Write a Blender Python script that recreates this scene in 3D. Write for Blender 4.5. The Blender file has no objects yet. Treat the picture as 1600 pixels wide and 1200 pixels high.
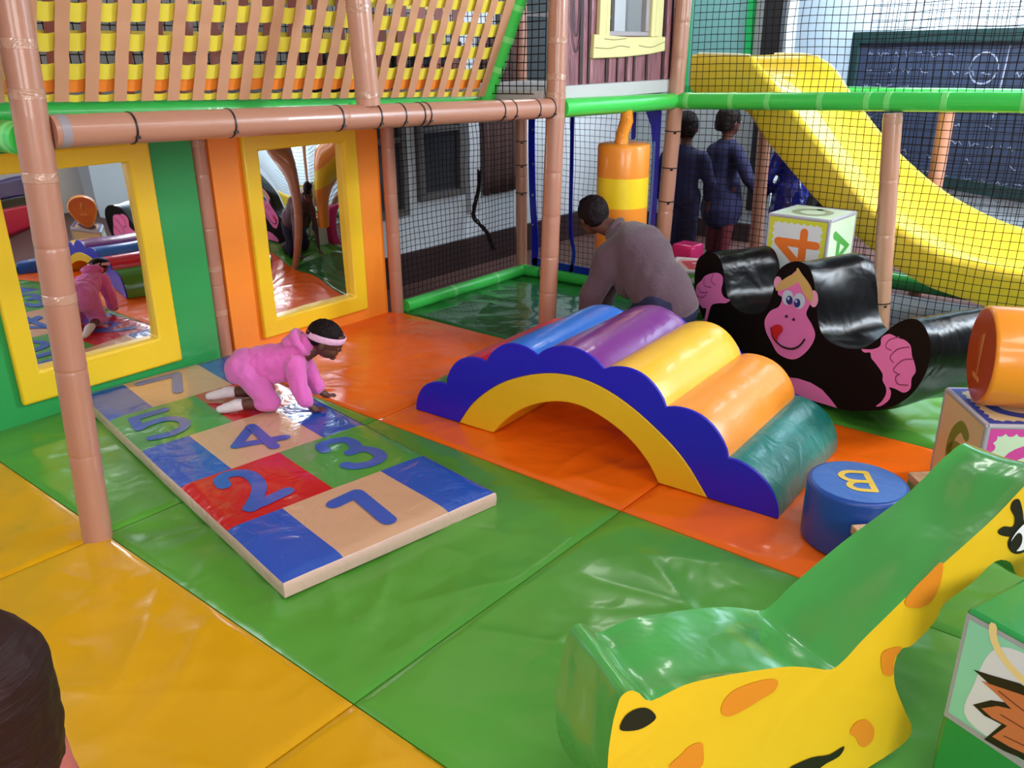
import bpy, bmesh, math, random, json
from mathutils import Vector, Matrix, noise
random.seed(7)
SC = bpy.context.scene
COL = SC.collection
DATA = json.loads(r'''{"monkey": {"a": [-1.408, 3.859, 0.0], "e": [0.8886, -0.4588, 0.0], "out": [[-0.893, 0.4], [-0.882, 0.48], [-0.834, 0.53], [-0.765, 0.56], [-0.693, 0.551], [-0.644, 0.501], [-0.618, 0.427], [-0.587, 0.36], [-0.522, 0.315], [-0.435, 0.304], [-0.346, 0.322], [-0.28, 0.359], [-0.239, 0.425], [-0.225, 0.498], [-0.218, 0.556], [-0.187, 0.602], [-0.126, 0.641], [-0.066, 0.656], [-0.003, 0.643], [0.035, 0.598], [0.069, 0.516], [0.097, 0.416], [0.145, 0.353], [0.228, 0.333], [0.323, 0.346], [0.397, 0.376], [0.467, 0.442], [0.522, 0.506], [0.573, 0.548], [0.626, 0.57], [0.673, 0.559], [0.713, 0.515], [0.732, 0.446], [0.725, 0.366], [0.687, 0.274], [0.621, 0.194], [0.534, 0.134], [0.401, 0.075], [0.296, 0.044], [0.107, 0.013], [-0.069, 0.001], [-0.277, -0.007], [-0.49, 0.022], [-0.684, 0.104], [-0.815, 0.211], [-0.878, 0.313]], "face": [[-0.074, 0.611], [-0.135, 0.553], [-0.187, 0.501], [-0.187, 0.467], [-0.157, 0.458], [-0.172, 0.409], [-0.23, 0.37], [-0.264, 0.313], [-0.247, 0.259], [-0.197, 0.215], [-0.148, 0.177], [-0.08, 0.17], [-0.017, 0.185], [0.038, 0.229], [0.082, 0.29], [0.095, 0.344], [0.065, 0.385], [0.021, 0.422], [0.032, 0.463], [0.045, 0.499], [0.031, 0.538], [-0.007, 0.578]], "hl": [[-0.073, 0.626], [-0.044, 0.583], [-0.075, 0.547], [-0.142, 0.505], [-0.207, 0.482], [-0.188, 0.524], [-0.13, 0.571], [-0.087, 0.597]], "hr": [[-0.073, 0.626], [-0.038, 0.603], [0.013, 0.572], [0.046, 0.537], [0.049, 0.487], [0.017, 0.497], [-0.029, 0.532], [-0.065, 0.578]], "el": [[-0.17, 0.528], [-0.17, 0.518], [-0.172, 0.508], [-0.178, 0.499], [-0.185, 0.492], [-0.193, 0.488], [-0.203, 0.488], [-0.211, 0.49], [-0.219, 0.496], [-0.225, 0.504], [-0.228, 0.514], [-0.228, 0.525], [-0.225, 0.535], [-0.22, 0.543], [-0.213, 0.55], [-0.204, 0.553], [-0.195, 0.554], [-0.186, 0.551], [-0.179, 0.546], [-0.173, 0.537]], "er": [[0.084, 0.514], [0.085, 0.502], [0.083, 0.49], [0.078, 0.48], [0.071, 0.472], [0.062, 0.468], [0.053, 0.467], [0.044, 0.471], [0.036, 0.478], [0.03, 0.488], [0.027, 0.5], [0.026, 0.512], [0.028, 0.524], [0.033, 0.534], [0.04, 0.542], [0.049, 0.546], [0.058, 0.546], [0.067, 0.543], [0.075, 0.536], [0.08, 0.526]], "wl": [[-0.077, 0.479], [-0.076, 0.467], [-0.08, 0.455], [-0.087, 0.445], [-0.097, 0.437], [-0.109, 0.432], [-0.121, 0.431], [-0.133, 0.433], [-0.143, 0.439], [-0.15, 0.448], [-0.154, 0.459], [-0.154, 0.471], [-0.15, 0.482], [-0.143, 0.493], [-0.133, 0.5], [-0.121, 0.505], [-0.109, 0.506], [-0.097, 0.504], [-0.087, 0.498], [-0.08, 0.489]], "wr": [[0.005, 0.483], [0.005, 0.471], [0.001, 0.46], [-0.006, 0.449], [-0.016, 0.441], [-0.028, 0.436], [-0.041, 0.434], [-0.053, 0.437], [-0.064, 0.442], [-0.071, 0.451], [-0.075, 0.462], [-0.075, 0.474], [-0.071, 0.486], [-0.064, 0.497], [-0.053, 0.505], [-0.041, 0.51], [-0.028, 0.511], [-0.016, 0.509], [-0.006, 0.503], [0.001, 0.494]], "il": [[-0.078, 0.466], [-0.078, 0.459], [-0.08, 0.452], [-0.084, 0.446], [-0.09, 0.442], [-0.097, 0.439], [-0.104, 0.438], [-0.111, 0.439], [-0.117, 0.443], [-0.122, 0.448], [-0.124, 0.454], [-0.124, 0.461], [-0.121, 0.468], [-0.117, 0.474], [-0.111, 0.479], [-0.104, 0.482], [-0.097, 0.482], [-0.09, 0.481], [-0.084, 0.478], [-0.08, 0.472]], "ir": [[-0.023, 0.466], [-0.023, 0.459], [-0.025, 0.453], [-0.029, 0.447], [-0.035, 0.442], [-0.041, 0.439], [-0.049, 0.438], [-0.055, 0.439], [-0.061, 0.443], [-0.065, 0.448], [-0.068, 0.454], [-0.068, 0.461], [-0.065, 0.468], [-0.061, 0.474], [-0.055, 0.479], [-0.049, 0.481], [-0.041, 0.482], [-0.035, 0.481], [-0.029, 0.477], [-0.025, 0.472]], "gl": [[-0.099, 0.47], [-0.099, 0.467], [-0.1, 0.465], [-0.101, 0.463], [-0.103, 0.461], [-0.105, 0.46], [-0.108, 0.46], [-0.11, 0.46], [-0.112, 0.462], [-0.114, 0.463], [-0.114, 0.466], [-0.114, 0.468], [-0.114, 0.47], [-0.112, 0.472], [-0.11, 0.474], [-0.108, 0.475], [-0.105, 0.475], [-0.103, 0.475], [-0.101, 0.474], [-0.1, 0.472]], "gr": [[-0.043, 0.469], [-0.043, 0.467], [-0.044, 0.465], [-0.046, 0.463], [-0.047, 0.461], [-0.05, 0.46], [-0.052, 0.46], [-0.054, 0.46], [-0.056, 0.462], [-0.058, 0.463], [-0.058, 0.466], [-0.059, 0.468], [-0.058, 0.47], [-0.056, 0.472], [-0.054, 0.474], [-0.052, 0.475], [-0.05, 0.475], [-0.048, 0.475], [-0.046, 0.473], [-0.044, 0.472]], "n1": [[-0.097, 0.38], [-0.097, 0.378], [-0.098, 0.375], [-0.1, 0.373], [-0.102, 0.371], [-0.105, 0.37], [-0.108, 0.369], [-0.111, 0.37], [-0.113, 0.371], [-0.115, 0.373], [-0.116, 0.375], [-0.115, 0.377], [-0.114, 0.38], [-0.113, 0.382], [-0.11, 0.384], [-0.107, 0.385], [-0.104, 0.386], [-0.102, 0.385], [-0.099, 0.384], [-0.098, 0.382]], "n2": [[-0.044, 0.379], [-0.044, 0.377], [-0.045, 0.374], [-0.047, 0.372], [-0.049, 0.37], [-0.052, 0.369], [-0.055, 0.369], [-0.057, 0.369], [-0.06, 0.37], [-0.061, 0.372], [-0.062, 0.374], [-0.062, 0.376], [-0.061, 0.379], [-0.059, 0.381], [-0.057, 0.383], [-0.054, 0.384], [-0.051, 0.384], [-0.049, 0.384], [-0.046, 0.383], [-0.045, 0.381]], "tongue": [[-0.2, 0.291], [-0.171, 0.317], [-0.13, 0.323], [-0.119, 0.299], [-0.143, 0.269], [-0.153, 0.238], [-0.181, 0.253]], "smile": [[-0.204, 0.29], [-0.179, 0.244], [-0.113, 0.222], [-0.041, 0.231], [0.009, 0.263], [0.038, 0.304]], "lh": [[-0.639, 0.453], [-0.68, 0.462], [-0.749, 0.442], [-0.798, 0.416], [-0.826, 0.384], [-0.865, 0.348], [-0.868, 0.302], [-0.843, 0.262], [-0.797, 0.235], [-0.761, 0.241], [-0.764, 0.199], [-0.772, 0.157], [-0.75, 0.157], [-0.735, 0.207], [-0.724, 0.249], [-0.703, 0.28], [-0.639, 0.303], [-0.59, 0.316], [-0.555, 0.344], [-0.604, 0.343], [-0.638, 0.372], [-0.631, 0.424]], "rh": [[0.38, 0.362], [0.401, 0.353], [0.432, 0.363], [0.442, 0.341], [0.471, 0.325], [0.515, 0.294], [0.521, 0.265], [0.544, 0.242], [0.55, 0.213], [0.533, 0.171], [0.508, 0.14], [0.537, 0.154], [0.572, 0.196], [0.574, 0.233], [0.561, 0.248], [0.597, 0.253], [0.639, 0.252], [0.668, 0.282], [0.665, 0.326], [0.679, 0.36], [0.665, 0.394], [0.648, 0.418], [0.632, 0.457], [0.6, 0.471], [0.565, 0.47], [0.516, 0.473], [0.479, 0.444], [0.48, 0.409], [0.441, 0.381], [0.398, 0.368]], "rl": [[[0.57, 0.476], [0.521, 0.447], [0.51, 0.413], [0.541, 0.408]], [[0.628, 0.45], [0.574, 0.424], [0.541, 0.378], [0.563, 0.361]], [[0.654, 0.406], [0.606, 0.385], [0.569, 0.332], [0.595, 0.321]], [[0.654, 0.292], [0.604, 0.279], [0.587, 0.303], [0.606, 0.325]]], "ll": [[[-0.719, 0.447], [-0.734, 0.405], [-0.691, 0.391]], [[-0.798, 0.409], [-0.792, 0.366], [-0.729, 0.369]], [[-0.854, 0.345], [-0.818, 0.321], [-0.756, 0.336]], [[-0.858, 0.291], [-0.804, 0.292], [-0.765, 0.321]]], "belly": [[-0.16, 0.041], [-0.08, 0.069], [0.014, 0.096], [0.106, 0.106], [0.183, 0.099], [0.247, 0.072], [0.292, 0.047], [0.106, 0.019], [-0.053, 0.007], [-0.154, 0.0]]}, "giraffe": {"a": [-0.387, 1.614, 0.0], "e": [0.44, 0.898, 0.0], "near": [[-0.597, 0.465], [-0.589, 0.486], [-0.57, 0.492], [-0.55, 0.478], [-0.522, 0.45], [-0.449, 0.46], [-0.372, 0.452], [-0.284, 0.435], [-0.19, 0.413], [-0.123, 0.387], [-0.067, 0.362], [-0.031, 0.373], [0.012, 0.409], [0.072, 0.451], [0.163, 0.512], [0.265, 0.57], [0.361, 0.628], [0.438, 0.688]], "near2": [[0.437, 0.516], [0.397, 0.503], [0.331, 0.462], [0.255, 0.432], [0.237, 0.391], [0.179, 0.345], [0.143, 0.345], [0.131, 0.317], [0.135, 0.278], [0.152, 0.23], [0.201, 0.142], [0.237, 0.074], [0.243, 0.017], [0.209, -0.025]], "far": {"0.24": [[-0.562, 0.458], [-0.537, 0.459], [-0.478, 0.414], [-0.372, 0.42], [-0.195, 0.395], [-0.042, 0.332], [0.023, 0.321], [0.111, 0.406], [0.281, 0.522], [0.514, 0.666]], "0.3": [[-0.529, 0.405], [-0.503, 0.407], [-0.441, 0.359], [-0.331, 0.366], [-0.145, 0.339], [0.016, 0.274], [0.083, 0.261], [0.176, 0.35], [0.353, 0.472], [0.597, 0.623]]}, "s1": [[-0.353, 0.368], [-0.344, 0.391], [-0.32, 0.404], [-0.273, 0.405], [-0.23, 0.397], [-0.211, 0.383], [-0.218, 0.362], [-0.247, 0.354], [-0.288, 0.343], [-0.324, 0.338], [-0.346, 0.348]], "s2": [[0.025, 0.155], [0.038, 0.178], [0.07, 0.173], [0.1, 0.138], [0.105, 0.101], [0.082, 0.088], [0.061, 0.106], [0.048, 0.129]], "s3": [[0.123, 0.474], [0.135, 0.501], [0.176, 0.531], [0.215, 0.554], [0.226, 0.505], [0.215, 0.461], [0.187, 0.446], [0.15, 0.454]], "s4": [[0.086, 0.36], [0.141, 0.352], [0.125, 0.323], [0.13, 0.28], [0.101, 0.29], [0.084, 0.329]], "s5": [[-0.469, 0.262], [-0.442, 0.286], [-0.422, 0.3], [-0.397, 0.298], [-0.388, 0.279], [-0.391, 0.229]], "h1": [[-0.59, 0.409], [-0.58, 0.437], [-0.555, 0.445], [-0.528, 0.435], [-0.509, 0.406], [-0.532, 0.393], [-0.559, 0.394]], "h2": [[-0.149, 0.12], [-0.083, 0.126], [-0.029, 0.112], [0.014, 0.119], [0.005, 0.094], [-0.034, 0.088], [-0.075, 0.08]], "lash": [[0.381, 0.589], [0.399, 0.596], [0.43, 0.588], [0.428, 0.612], [0.407, 0.639], [0.409, 0.658], [0.428, 0.658], [0.448, 0.629], [0.463, 0.595], [0.477, 0.556], [0.439, 0.558], [0.395, 0.574]]}, "slide": {"nrim": [[-2.823, 1.555], [-2.437, 1.543], [-2.378, 1.499], [-2.214, 1.347], [-1.929, 1.055], [-1.622, 0.755], [-1.48, 0.661], [-1.16, 0.507], [-0.747, 0.476]], "nbot": [[-2.829, 1.334], [-2.452, 1.231], [-2.318, 1.087], [-2.103, 0.884], [-1.881, 0.687], [-1.642, 0.523], [-1.497, 0.43], [-1.349, 0.348], [-1.204, 0.29], [-1.04, 0.257], [-0.848, 0.22], [-0.697, 0.207]], "frim": [[-2.679, 1.53], [-2.293, 1.526], [-2.053, 1.3], [-1.847, 1.08], [-1.651, 0.909], [-1.391, 0.73], [-1.106, 0.601], [-0.909, 0.556]]}}''')
PI = math.pi

# ------------------------------------------------------------------ materials
def lin(c):
    c = c / 255.0
    return c / 12.92 if c <= 0.04045 else ((c + 0.055) / 1.055) ** 2.4
def rgb(r, g, b):
    return (lin(r), lin(g), lin(b), 1.0)
MATS = {}
def mat(name, col, rough=0.5, coat=0.0, bump=0.0, bscale=8.0, stretch=(1, 1, 1), var=0.0, metal=0.0, spec=0.5, sheen=0.0, trans=0.0, detail=3.0, bdist=0.02):
    if name in MATS:
        return MATS[name]
    m = bpy.data.materials.new(name)
    m.use_nodes = True
    nt = m.node_tree
    b = nt.nodes['Principled BSDF']
    b.inputs['Base Color'].default_value = col
    b.inputs['Roughness'].default_value = rough
    b.inputs['Metallic'].default_value = metal
    b.inputs['Specular IOR Level'].default_value = spec
    b.inputs['Coat Weight'].default_value = coat
    b.inputs['Coat Roughness'].default_value = 0.08
    b.inputs['Sheen Weight'].default_value = sheen
    b.inputs['Transmission Weight'].default_value = trans
    tc = nt.nodes.new('ShaderNodeTexCoord')
    mp = nt.nodes.new('ShaderNodeMapping')
    mp.inputs['Scale'].default_value = stretch
    nt.links.new(tc.outputs['Object'], mp.inputs['Vector'])
    if bump > 0:
        n = nt.nodes.new('ShaderNodeTexNoise')
        n.inputs['Scale'].default_value = bscale
        n.inputs['Detail'].default_value = detail
        n.inputs['Distortion'].default_value = 0.6
        nt.links.new(mp.outputs['Vector'], n.inputs['Vector'])
        bp = nt.nodes.new('ShaderNodeBump')
        bp.inputs['Strength'].default_value = bump
        bp.inputs['Distance'].default_value = bdist
        nt.links.new(n.outputs['Fac'], bp.inputs['Height'])
        nt.links.new(bp.outputs['Normal'], b.inputs['Normal'])
        nt.links.new(bp.outputs['Normal'], b.inputs['Coat Normal'])
    if var > 0:
        n2 = nt.nodes.new('ShaderNodeTexNoise')
        n2.inputs['Scale'].default_value = 3.5
        n2.inputs['Detail'].default_value = 4
        nt.links.new(tc.outputs['Object'], n2.inputs['Vector'])
        mx = nt.nodes.new('ShaderNodeMix')
        mx.data_type = 'RGBA'
        mx.inputs[6].default_value = tuple(v * (1 - var) for v in col[:3]) + (1,)
        mx.inputs[7].default_value = tuple(min(1, v * (1 + var)) for v in col[:3]) + (1,)
        nt.links.new(n2.outputs['Fac'], mx.inputs[0])
        nt.links.new(mx.outputs[2], b.inputs['Base Color'])
    MATS[name] = m
    return m
def vinyl(name, r, g, b, rough=0.28, bump=0.25, bscale=5.0, coat=0.35, var=0.06, stretch=(1, 1, 1)):
    return mat(name, rgb(r, g, b), rough, coat, bump, bscale, stretch, var)

def wood_panel(name, c1, c2, scale):
    m = bpy.data.materials.new(name); m.use_nodes = True
    nt = m.node_tree; b = nt.nodes['Principled BSDF']
    b.inputs['Roughness'].default_value = 0.45
    tc = nt.nodes.new('ShaderNodeTexCoord'); mp = nt.nodes.new('ShaderNodeMapping')
    mp.inputs['Scale'].default_value = scale
    nt.links.new(tc.outputs['Object'], mp.inputs['Vector'])
    n = nt.nodes.new('ShaderNodeTexNoise'); n.inputs['Scale'].default_value = 6; n.inputs['Detail'].default_value = 5; n.inputs['Distortion'].default_value = 1.2
    nt.links.new(mp.outputs['Vector'], n.inputs['Vector'])
    r = nt.nodes.new('ShaderNodeValToRGB')
    r.color_ramp.elements[0].position = 0.38; r.color_ramp.elements[0].color = c1
    r.color_ramp.elements[1].position = 0.62; r.color_ramp.elements[1].color = c2
    nt.links.new(n.outputs['Fac'], r.inputs['Fac'])
    nt.links.new(r.outputs['Color'], b.inputs['Base Color'])
    return m

# ------------------------------------------------------------------ geometry
class G:
    def __init__(s):
        s.v = []; s.f = []; s.m = []
    def add(s, verts, faces, mi=0):
        o = len(s.v)
        s.v += [tuple(p) for p in verts]
        s.f += [tuple(i + o for i in f) for f in faces]
        s.m += [mi] * len(faces)
        return s
    def box(s, c, size, rz=0.0, mi=0, rot=None):
        hx, hy, hz = (v / 2 for v in size)
        R = rot if rot is not None else Matrix.Rotation(rz, 3, 'Z')
        P = [Vector(c) + R @ Vector((x, y, z)) for z in (-hz, hz) for x, y in ((-hx, -hy), (hx, -hy), (hx, hy), (-hx, hy))]
        return s.add(P, [(3, 2, 1, 0), (4, 5, 6, 7), (0, 1, 5, 4), (1, 2, 6, 5), (2, 3, 7, 6), (3, 0, 4, 7)], mi)
    def tube(s, pts, r, n=14, mi=0, caps=True, up=None):
        pts = [Vector(p) for p in pts]
        rs = r if isinstance(r, (list, tuple)) else [r] * len(pts)
        V = []; F = []
        prev = None
        for i, p in enumerate(pts):
            a = pts[max(i - 1, 0)]; b = pts[min(i + 1, len(pts) - 1)]
            t = (b - a).normalized()
            if prev is None:
                ref = Vector((0, 0, 1)) if abs(t.z) < 0.9 else Vector((1, 0, 0))
                x = t.cross(ref).normalized()
            else:
                x = (prev - t * prev.dot(t)).normalized()
            prev = x
            y = t.cross(x)
            for k in range(n):
                an = 2 * PI * k / n
                V.append(p + (x * math.cos(an) + y * math.sin(an)) * rs[i])
        for i in range(len(pts) - 1):
            for k in range(n):
                F.append((i * n + k, i * n + (k + 1) % n, (i + 1) * n + (k + 1) % n, (i + 1) * n + k))
        if caps:
            F.append(tuple(reversed(range(n)))); F.append(tuple(range((len(pts) - 1) * n, len(pts) * n)))
        return s.add(V, F, mi)
    def prism(s, poly, fn, d0, d1, mi=0, mi_side=None, caps=(True, True)):
        n = len(poly)
        area = sum(poly[i][0] * poly[(i + 1) % n][1] - poly[(i + 1) % n][0] * poly[i][1] for i in range(n))
        if area < 0:
            poly = list(reversed(poly))
        V = [fn(p[0], d0, p[1]) for p in poly] + [fn(p[0], d1, p[1]) for p in poly]
        ms = mi if mi_side is None else mi_side
        s.add(V, [(i, n + i, n + (i + 1) % n, (i + 1) % n)[::-1] for i in range(n)], ms)
        o = len(s.v) - 2 * n
        if caps[0]: s.f.append(tuple(o + i for i in range(n))); s.m.append(mi)
        if caps[1]: s.f.append(tuple(o + n + i for i in reversed(range(n)))); s.m.append(mi)
        return s
    def ball(s, c, r, mi=0, n=16, rot=None):
        rx, ry, rz = (r, r, r) if not isinstance(r, (tuple, list)) else r
        V = []; F = []
        m = n // 2
        for i in range(m + 1):
            th = PI * i / m
            for k in range(n):
                ph = 2 * PI * k / n
                p = Vector((rx * math.sin(th) * math.cos(ph), ry * math.sin(th) * math.sin(ph), rz * math.cos(th)))
                if rot is not None: p = rot @ p
                V.append(Vector(c) + p)
        for i in range(m):
            for k in range(n):
                F.append((i * n + k, (i + 1) * n + k, (i + 1) * n + (k + 1) % n, i * n + (k + 1) % n))
        return s.add(V, F, mi)
    def cap(s, a, b, ra, rb, n=14, mi=0):
        a = Vector(a); b = Vector(b); L = (b - a).length
        if L < 1e-6: return s.ball(a, ra, mi)
        t = (b - a) / L
        pts = []; rs = []
        for k in range(5):
            an = PI / 2 * (1 - k / 5.0) * 0.97
            pts.append(a - t * ra * math.sin(an)); rs.append(max(ra * math.cos(an), 1e-4))
        pts += [a, b]; rs += [ra, rb]
        for k in range(1, 6):
            an = PI / 2 * (k / 5.0) * 0.97
            pts.append(b + t * rb * math.sin(an)); rs.append(max(rb * math.cos(an), 1e-4))
        return s.tube(pts, rs, n, mi)

def rootof(o):
    off = Vector((0, 0, 0))
    while o is not None:
        off += o.location; o = o.parent
    return off
def obj(name, g, mats, parent=None, smooth=35, bevel=0.0, seg=2, label=None, origin=None):
    me = bpy.data.meshes.new(name)
    loc = Vector(origin) if origin is not None else Vector((0, 0, 0))
    off = rootof(parent) + loc
    me.from_pydata([tuple(Vector(p) - off) for p in g.v], [], g.f)
    for m in (mats if isinstance(mats, (list, tuple)) else [mats]):
        me.materials.append(m)
    me.polygons.foreach_set('material_index', g.m)
    bm = bmesh.new(); bm.from_mesh(me)
    bmesh.ops.recalc_face_normals(bm, faces=bm.faces)
    bm.to_mesh(me); bm.free()
    if smooth:
        me.polygons.foreach_set('use_smooth', [True] * len(me.polygons))
        me.set_sharp_from_angle(angle=math.radians(smooth))
    me.update()
    o = bpy.data.objects.new(name, me); COL.objects.link(o)
    o.location = loc
    if parent is not None: o.parent = parent
    if bevel > 0:
        md = o.modifiers.new('Bevel', 'BEVEL'); md.width = bevel; md.segments = seg
        md.limit_method = 'ANGLE'; md.angle_limit = math.radians(40)
        md.harden_normals = False
    if label: o['label'] = label
    return o
def thing(name, label, cat, loc=(0, 0, 0), group=None):
    o = bpy.data.objects.new(name, None); COL.objects.link(o)
    o.location = loc; o.empty_display_size = 0.1
    o['label'] = label; o['category'] = cat
    if group: o['group'] = group
    return o
def tag(o, label, cat, group=None):
    o['label'] = label; o['category'] = cat
    if group: o['group'] = group
    return o
def struct(name, g, m, parent=None, **k):
    o = obj(name, g, m, parent, **k)
    if parent is None: o['kind'] = 'structure'
    return o

def spline(P, k=6, closed=False):
    """Catmull-Rom through 2-D/3-D points."""
    P = [tuple(p) for p in P]; n = len(P); out = []
    rng = n if closed else n - 1
    for i in range(rng):
        p0 = P[(i - 1) % n] if closed or i > 0 else P[i]
        p1 = P[i]; p2 = P[(i + 1) % n]
        p3 = P[(i + 2) % n] if closed or i + 2 < n else p2
        for j in range(k):
            t = j / k
            out.append(tuple(0.5 * ((2 * b) + (-a + c) * t + (2 * a - 5 * b + 4 * c - d) * t * t + (-a + 3 * b - 3 * c + d) * t ** 3) for a, b, c, d in zip(p0, p1, p2, p3)))
    if not closed: out.append(P[-1])
    return out
def stroke(P, w, k=6):
    """2-D outline polygon of a round-capped stroke of width w along P."""
    Q = P; n = len(Q); L = []; R = []
    h = w / 2
    for i, p in enumerate(Q):
        a = Q[max(i - 1, 0)]; b = Q[min(i + 1, n - 1)]
        dx, dy = b[0] - a[0], b[1] - a[1]; l = math.hypot(dx, dy) or 1
        nx, ny = -dy / l, dx / l
        sc = 1.0
        if 0 < i < n - 1:
            d1 = (p[0] - a[0], p[1] - a[1]); l1 = math.hypot(*d1) or 1
            c = abs((nx * -d1[1] + ny * d1[0]) / l1)
            sc = min(1 / max(c, 0.5), 1.6)
        L.append((p[0] + nx * h * sc, p[1] + ny * h * sc)); R.append((p[0] - nx * h * sc, p[1] - ny * h * sc))
    def capp(p, q):
        a0 = math.atan2(p[1] - q[1], p[0] - q[0]); a0 += 0
        return [(p[0] + h * math.cos(a0 + PI / 2 - PI * j / k), p[1] + h * math.sin(a0 + PI / 2 - PI * j / k)) for j in range(1, k)]
    return L + capp(Q[-1], Q[-2]) + list(reversed(R)) + capp(Q[0], Q[1])
def frame(a, e):
    a = Vector((a[0], a[1], a[2] if len(a) > 2 else 0)); e = Vector((e[0], e[1], 0)).normalized(); n = Vector((-e.y, e.x, 0))
    return lambda s, d, z: a + e * s + n * d + Vector((0, 0, z))
def flat(g, poly, fn, d, mi=0):
    n = len(poly)
    g.add([fn(p[0], d, p[1]) for p in poly], [tuple(range(n))], mi)

def bake_blob(name, g, m, parent=None, voxel=0.01, smooth=6, wrinkle=0.0, wscale=20, label=None, factor=0.5, wstretch=(1, 1, 1)):
    """Union of overlapping closed shapes -> one continuous smooth surface."""
    o = obj(name, g, m, None, smooth=0)
    r = o.modifiers.new('r', 'REMESH'); r.mode = 'VOXEL'; r.voxel_size = voxel
    s = o.modifiers.new('s', 'SMOOTH'); s.factor = factor; s.iterations = smooth
    dg = bpy.context.evaluated_depsgraph_get(); dg.update()
    me = bpy.data.meshes.new_from_object(o.evaluated_get(dg))
    old = o.data
    o.modifiers.clear(); o.data = me; bpy.data.meshes.remove(old); me.name = name
    me.materials.clear(); me.materials.append(m)
    if wrinkle > 0:
        me.update()
        nv = [v.normal.copy() for v in me.vertices]
        for v, nn in zip(me.vertices, nv):
            q = Vector((v.co.x * wstretch[0], v.co.y * wstretch[1], v.co.z * wstretch[2])) * wscale
            v.co += nn * wrinkle * noise.noise(q)
    off = rootof(parent)
    for v in me.vertices: v.co -= off
    me.polygons.foreach_set('use_smooth', [True] * len(me.polygons))
    me.update()
    if parent is not None: o.parent = parent
    if label: o['label'] = label
    return o

# ------------------------------------------------------------------ palette
TAN = vinyl('tan_foam', 180, 126, 104, rough=0.35, bump=0.1, bscale=6)
TAN2 = vinyl('tan_foam_pale', 192, 140, 118, rough=0.3, bump=0.12, bscale=7)
TAPE = mat('clear_tape', rgb(188, 142, 120), 0.2, 0.5, 0.4, 30)
TIE = mat('cable_tie', rgb(30, 20, 20), 0.4)
GREEN_FOAM = vinyl('lime_foam', 62, 205, 82, rough=0.35, bump=0.08, bscale=8)
GREEN_TAPE = mat('lime_tape', rgb(120, 222, 120), 0.3)
YEL_MAT = vinyl('yellow_mat', 208, 150, 4, rough=0.27, bump=1.0, bscale=2.6, coat=0.14, stretch=(1, 0.6, 1))
GRN_MAT = vinyl('green_mat', 80, 148, 50, rough=0.26, bump=1.0, bscale=2.6, coat=0.14, stretch=(1, 0.6, 1))
ORG_MAT = vinyl('orange_mat', 246, 106, 16, rough=0.27, bump=0.9, bscale=2.6, coat=0.14)
NETM = mat('net_cord', rgb(34, 25, 26), 0.95, spec=0.1)

# ------------------------------------------------------------------ setting: shell
WHITE = mat('white_wall', rgb(205, 212, 220), 0.8, var=0.03)
BLUEWALL = mat('pale_blue_wall', rgb(200, 222, 240), 0.8, var=0.03)
BROWNFLOOR = mat('brown_floor', rgb(92, 62, 58), 0.7, var=0.15, bump=0.2, bscale=40)
GREYWALL = mat('warm_white_wall', rgb(214, 210, 208), 0.85)
g = G(); g.box((-0.5, 3.5, -0.09), (9.2, 14.0, 0.1)); struct('floor', g, BROWNFLOOR)
g = G(); g.box((-4.70, 2.1, 1.6), (0.2, 10.2, 3.3)); struct('wall_left', g, WHITE)
g = G(); g.box((-3.93, 7.32, 1.6), (1.74, 0.2, 3.3)); struct('wall_back', g, mat('grey_white_wall', rgb(168, 178, 182), 0.85, var=0.04))
cw = frame((-5.09, 10.17), (0.86, -0.51))
g = G(); g.prism([(1.2, -0.04), (9.5, -0.04), (9.5, 3.25), (1.2, 3.25)], cw, 0.0, 0.2); struct('wall_right', g, BLUEWALL)
g = G(); g.box((0.0, -3.4, 1.6), (9.4, 0.2, 3.3)); struct('wall_front', g, GREYWALL)
g = G(); g.box((4.0, 1.0, 1.6), (0.2, 9.0, 3.3)); struct('wall_far_right', g, GREYWALL)
g = G(); g.box((-4.58, 4.9, 0.075), (0.04, 4.6, 0.23)); struct('baseboard_left', g, mat('dark_skirting', rgb(52, 34, 36), 0.5))
g = G(); g.box((-3.9, 7.2, 0.04), (1.4, 0.04, 0.16)); struct('baseboard_back', g, MATS['dark_skirting'])
g = G(); g.box((-3.16, 7.3, 1.75), (0.16, 0.3, 3.0)); struct('trim_1', g, mat('black_pillar', rgb(24, 24, 28), 0.5))

# windows of the outer room
DARKGLASS = mat('dark_glass', rgb(58, 60, 66), 0.12, 0.3)
FRAMEW = mat('window_frame_white', rgb(176, 178, 184), 0.5)
FRAMEG = mat('window_frame_grey', rgb(96, 92, 92), 0.5)
def window(n, y0, y1, z0, z1, x):
    g = G()
    t = 0.05
    for (a, b, c, d) in ((y0 - t, y1 + t, z1, z1 + t), (y0 - t, y1 + t, z0 - t, z0), (y0 - t, y0, z0, z1), (y1, y1 + t, z0, z1)):
        g.box((x + 0.02, (a + b) / 2, (c + d) / 2), (0.05, b - a, d - c))
    w = struct('window_%d' % n, g, FRAMEG)
    gm = G(); gm.box((x + 0.02, (y0 + y1) / 2, z0 + (z1 - z0) * 0.45), (0.045, y1 - y0, 0.035)); obj('glazing_bar', gm, FRAMEG, w)
    gp = G(); gp.box((x + 0.008, (y0 + y1) / 2, (z0 + z1) / 2), (0.012, y1 - y0, z1 - z0)); obj('pane', gp, DARKGLASS, w)
    return w
window(1, 4.50, 4.88, 0.60, 1.6, -4.6)
window(2, 3.55, 4.28, 0.52, 1.6, -4.6)
g = G(); g.box((-4.575, 5.04, 0.85), (0.05, 0.12, 0.92)); struct('trim_2', g, FRAMEW)
TEAL = mat('teal_glass', rgb(120, 176, 176), 0.25, 0.2)
g = G()
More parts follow.
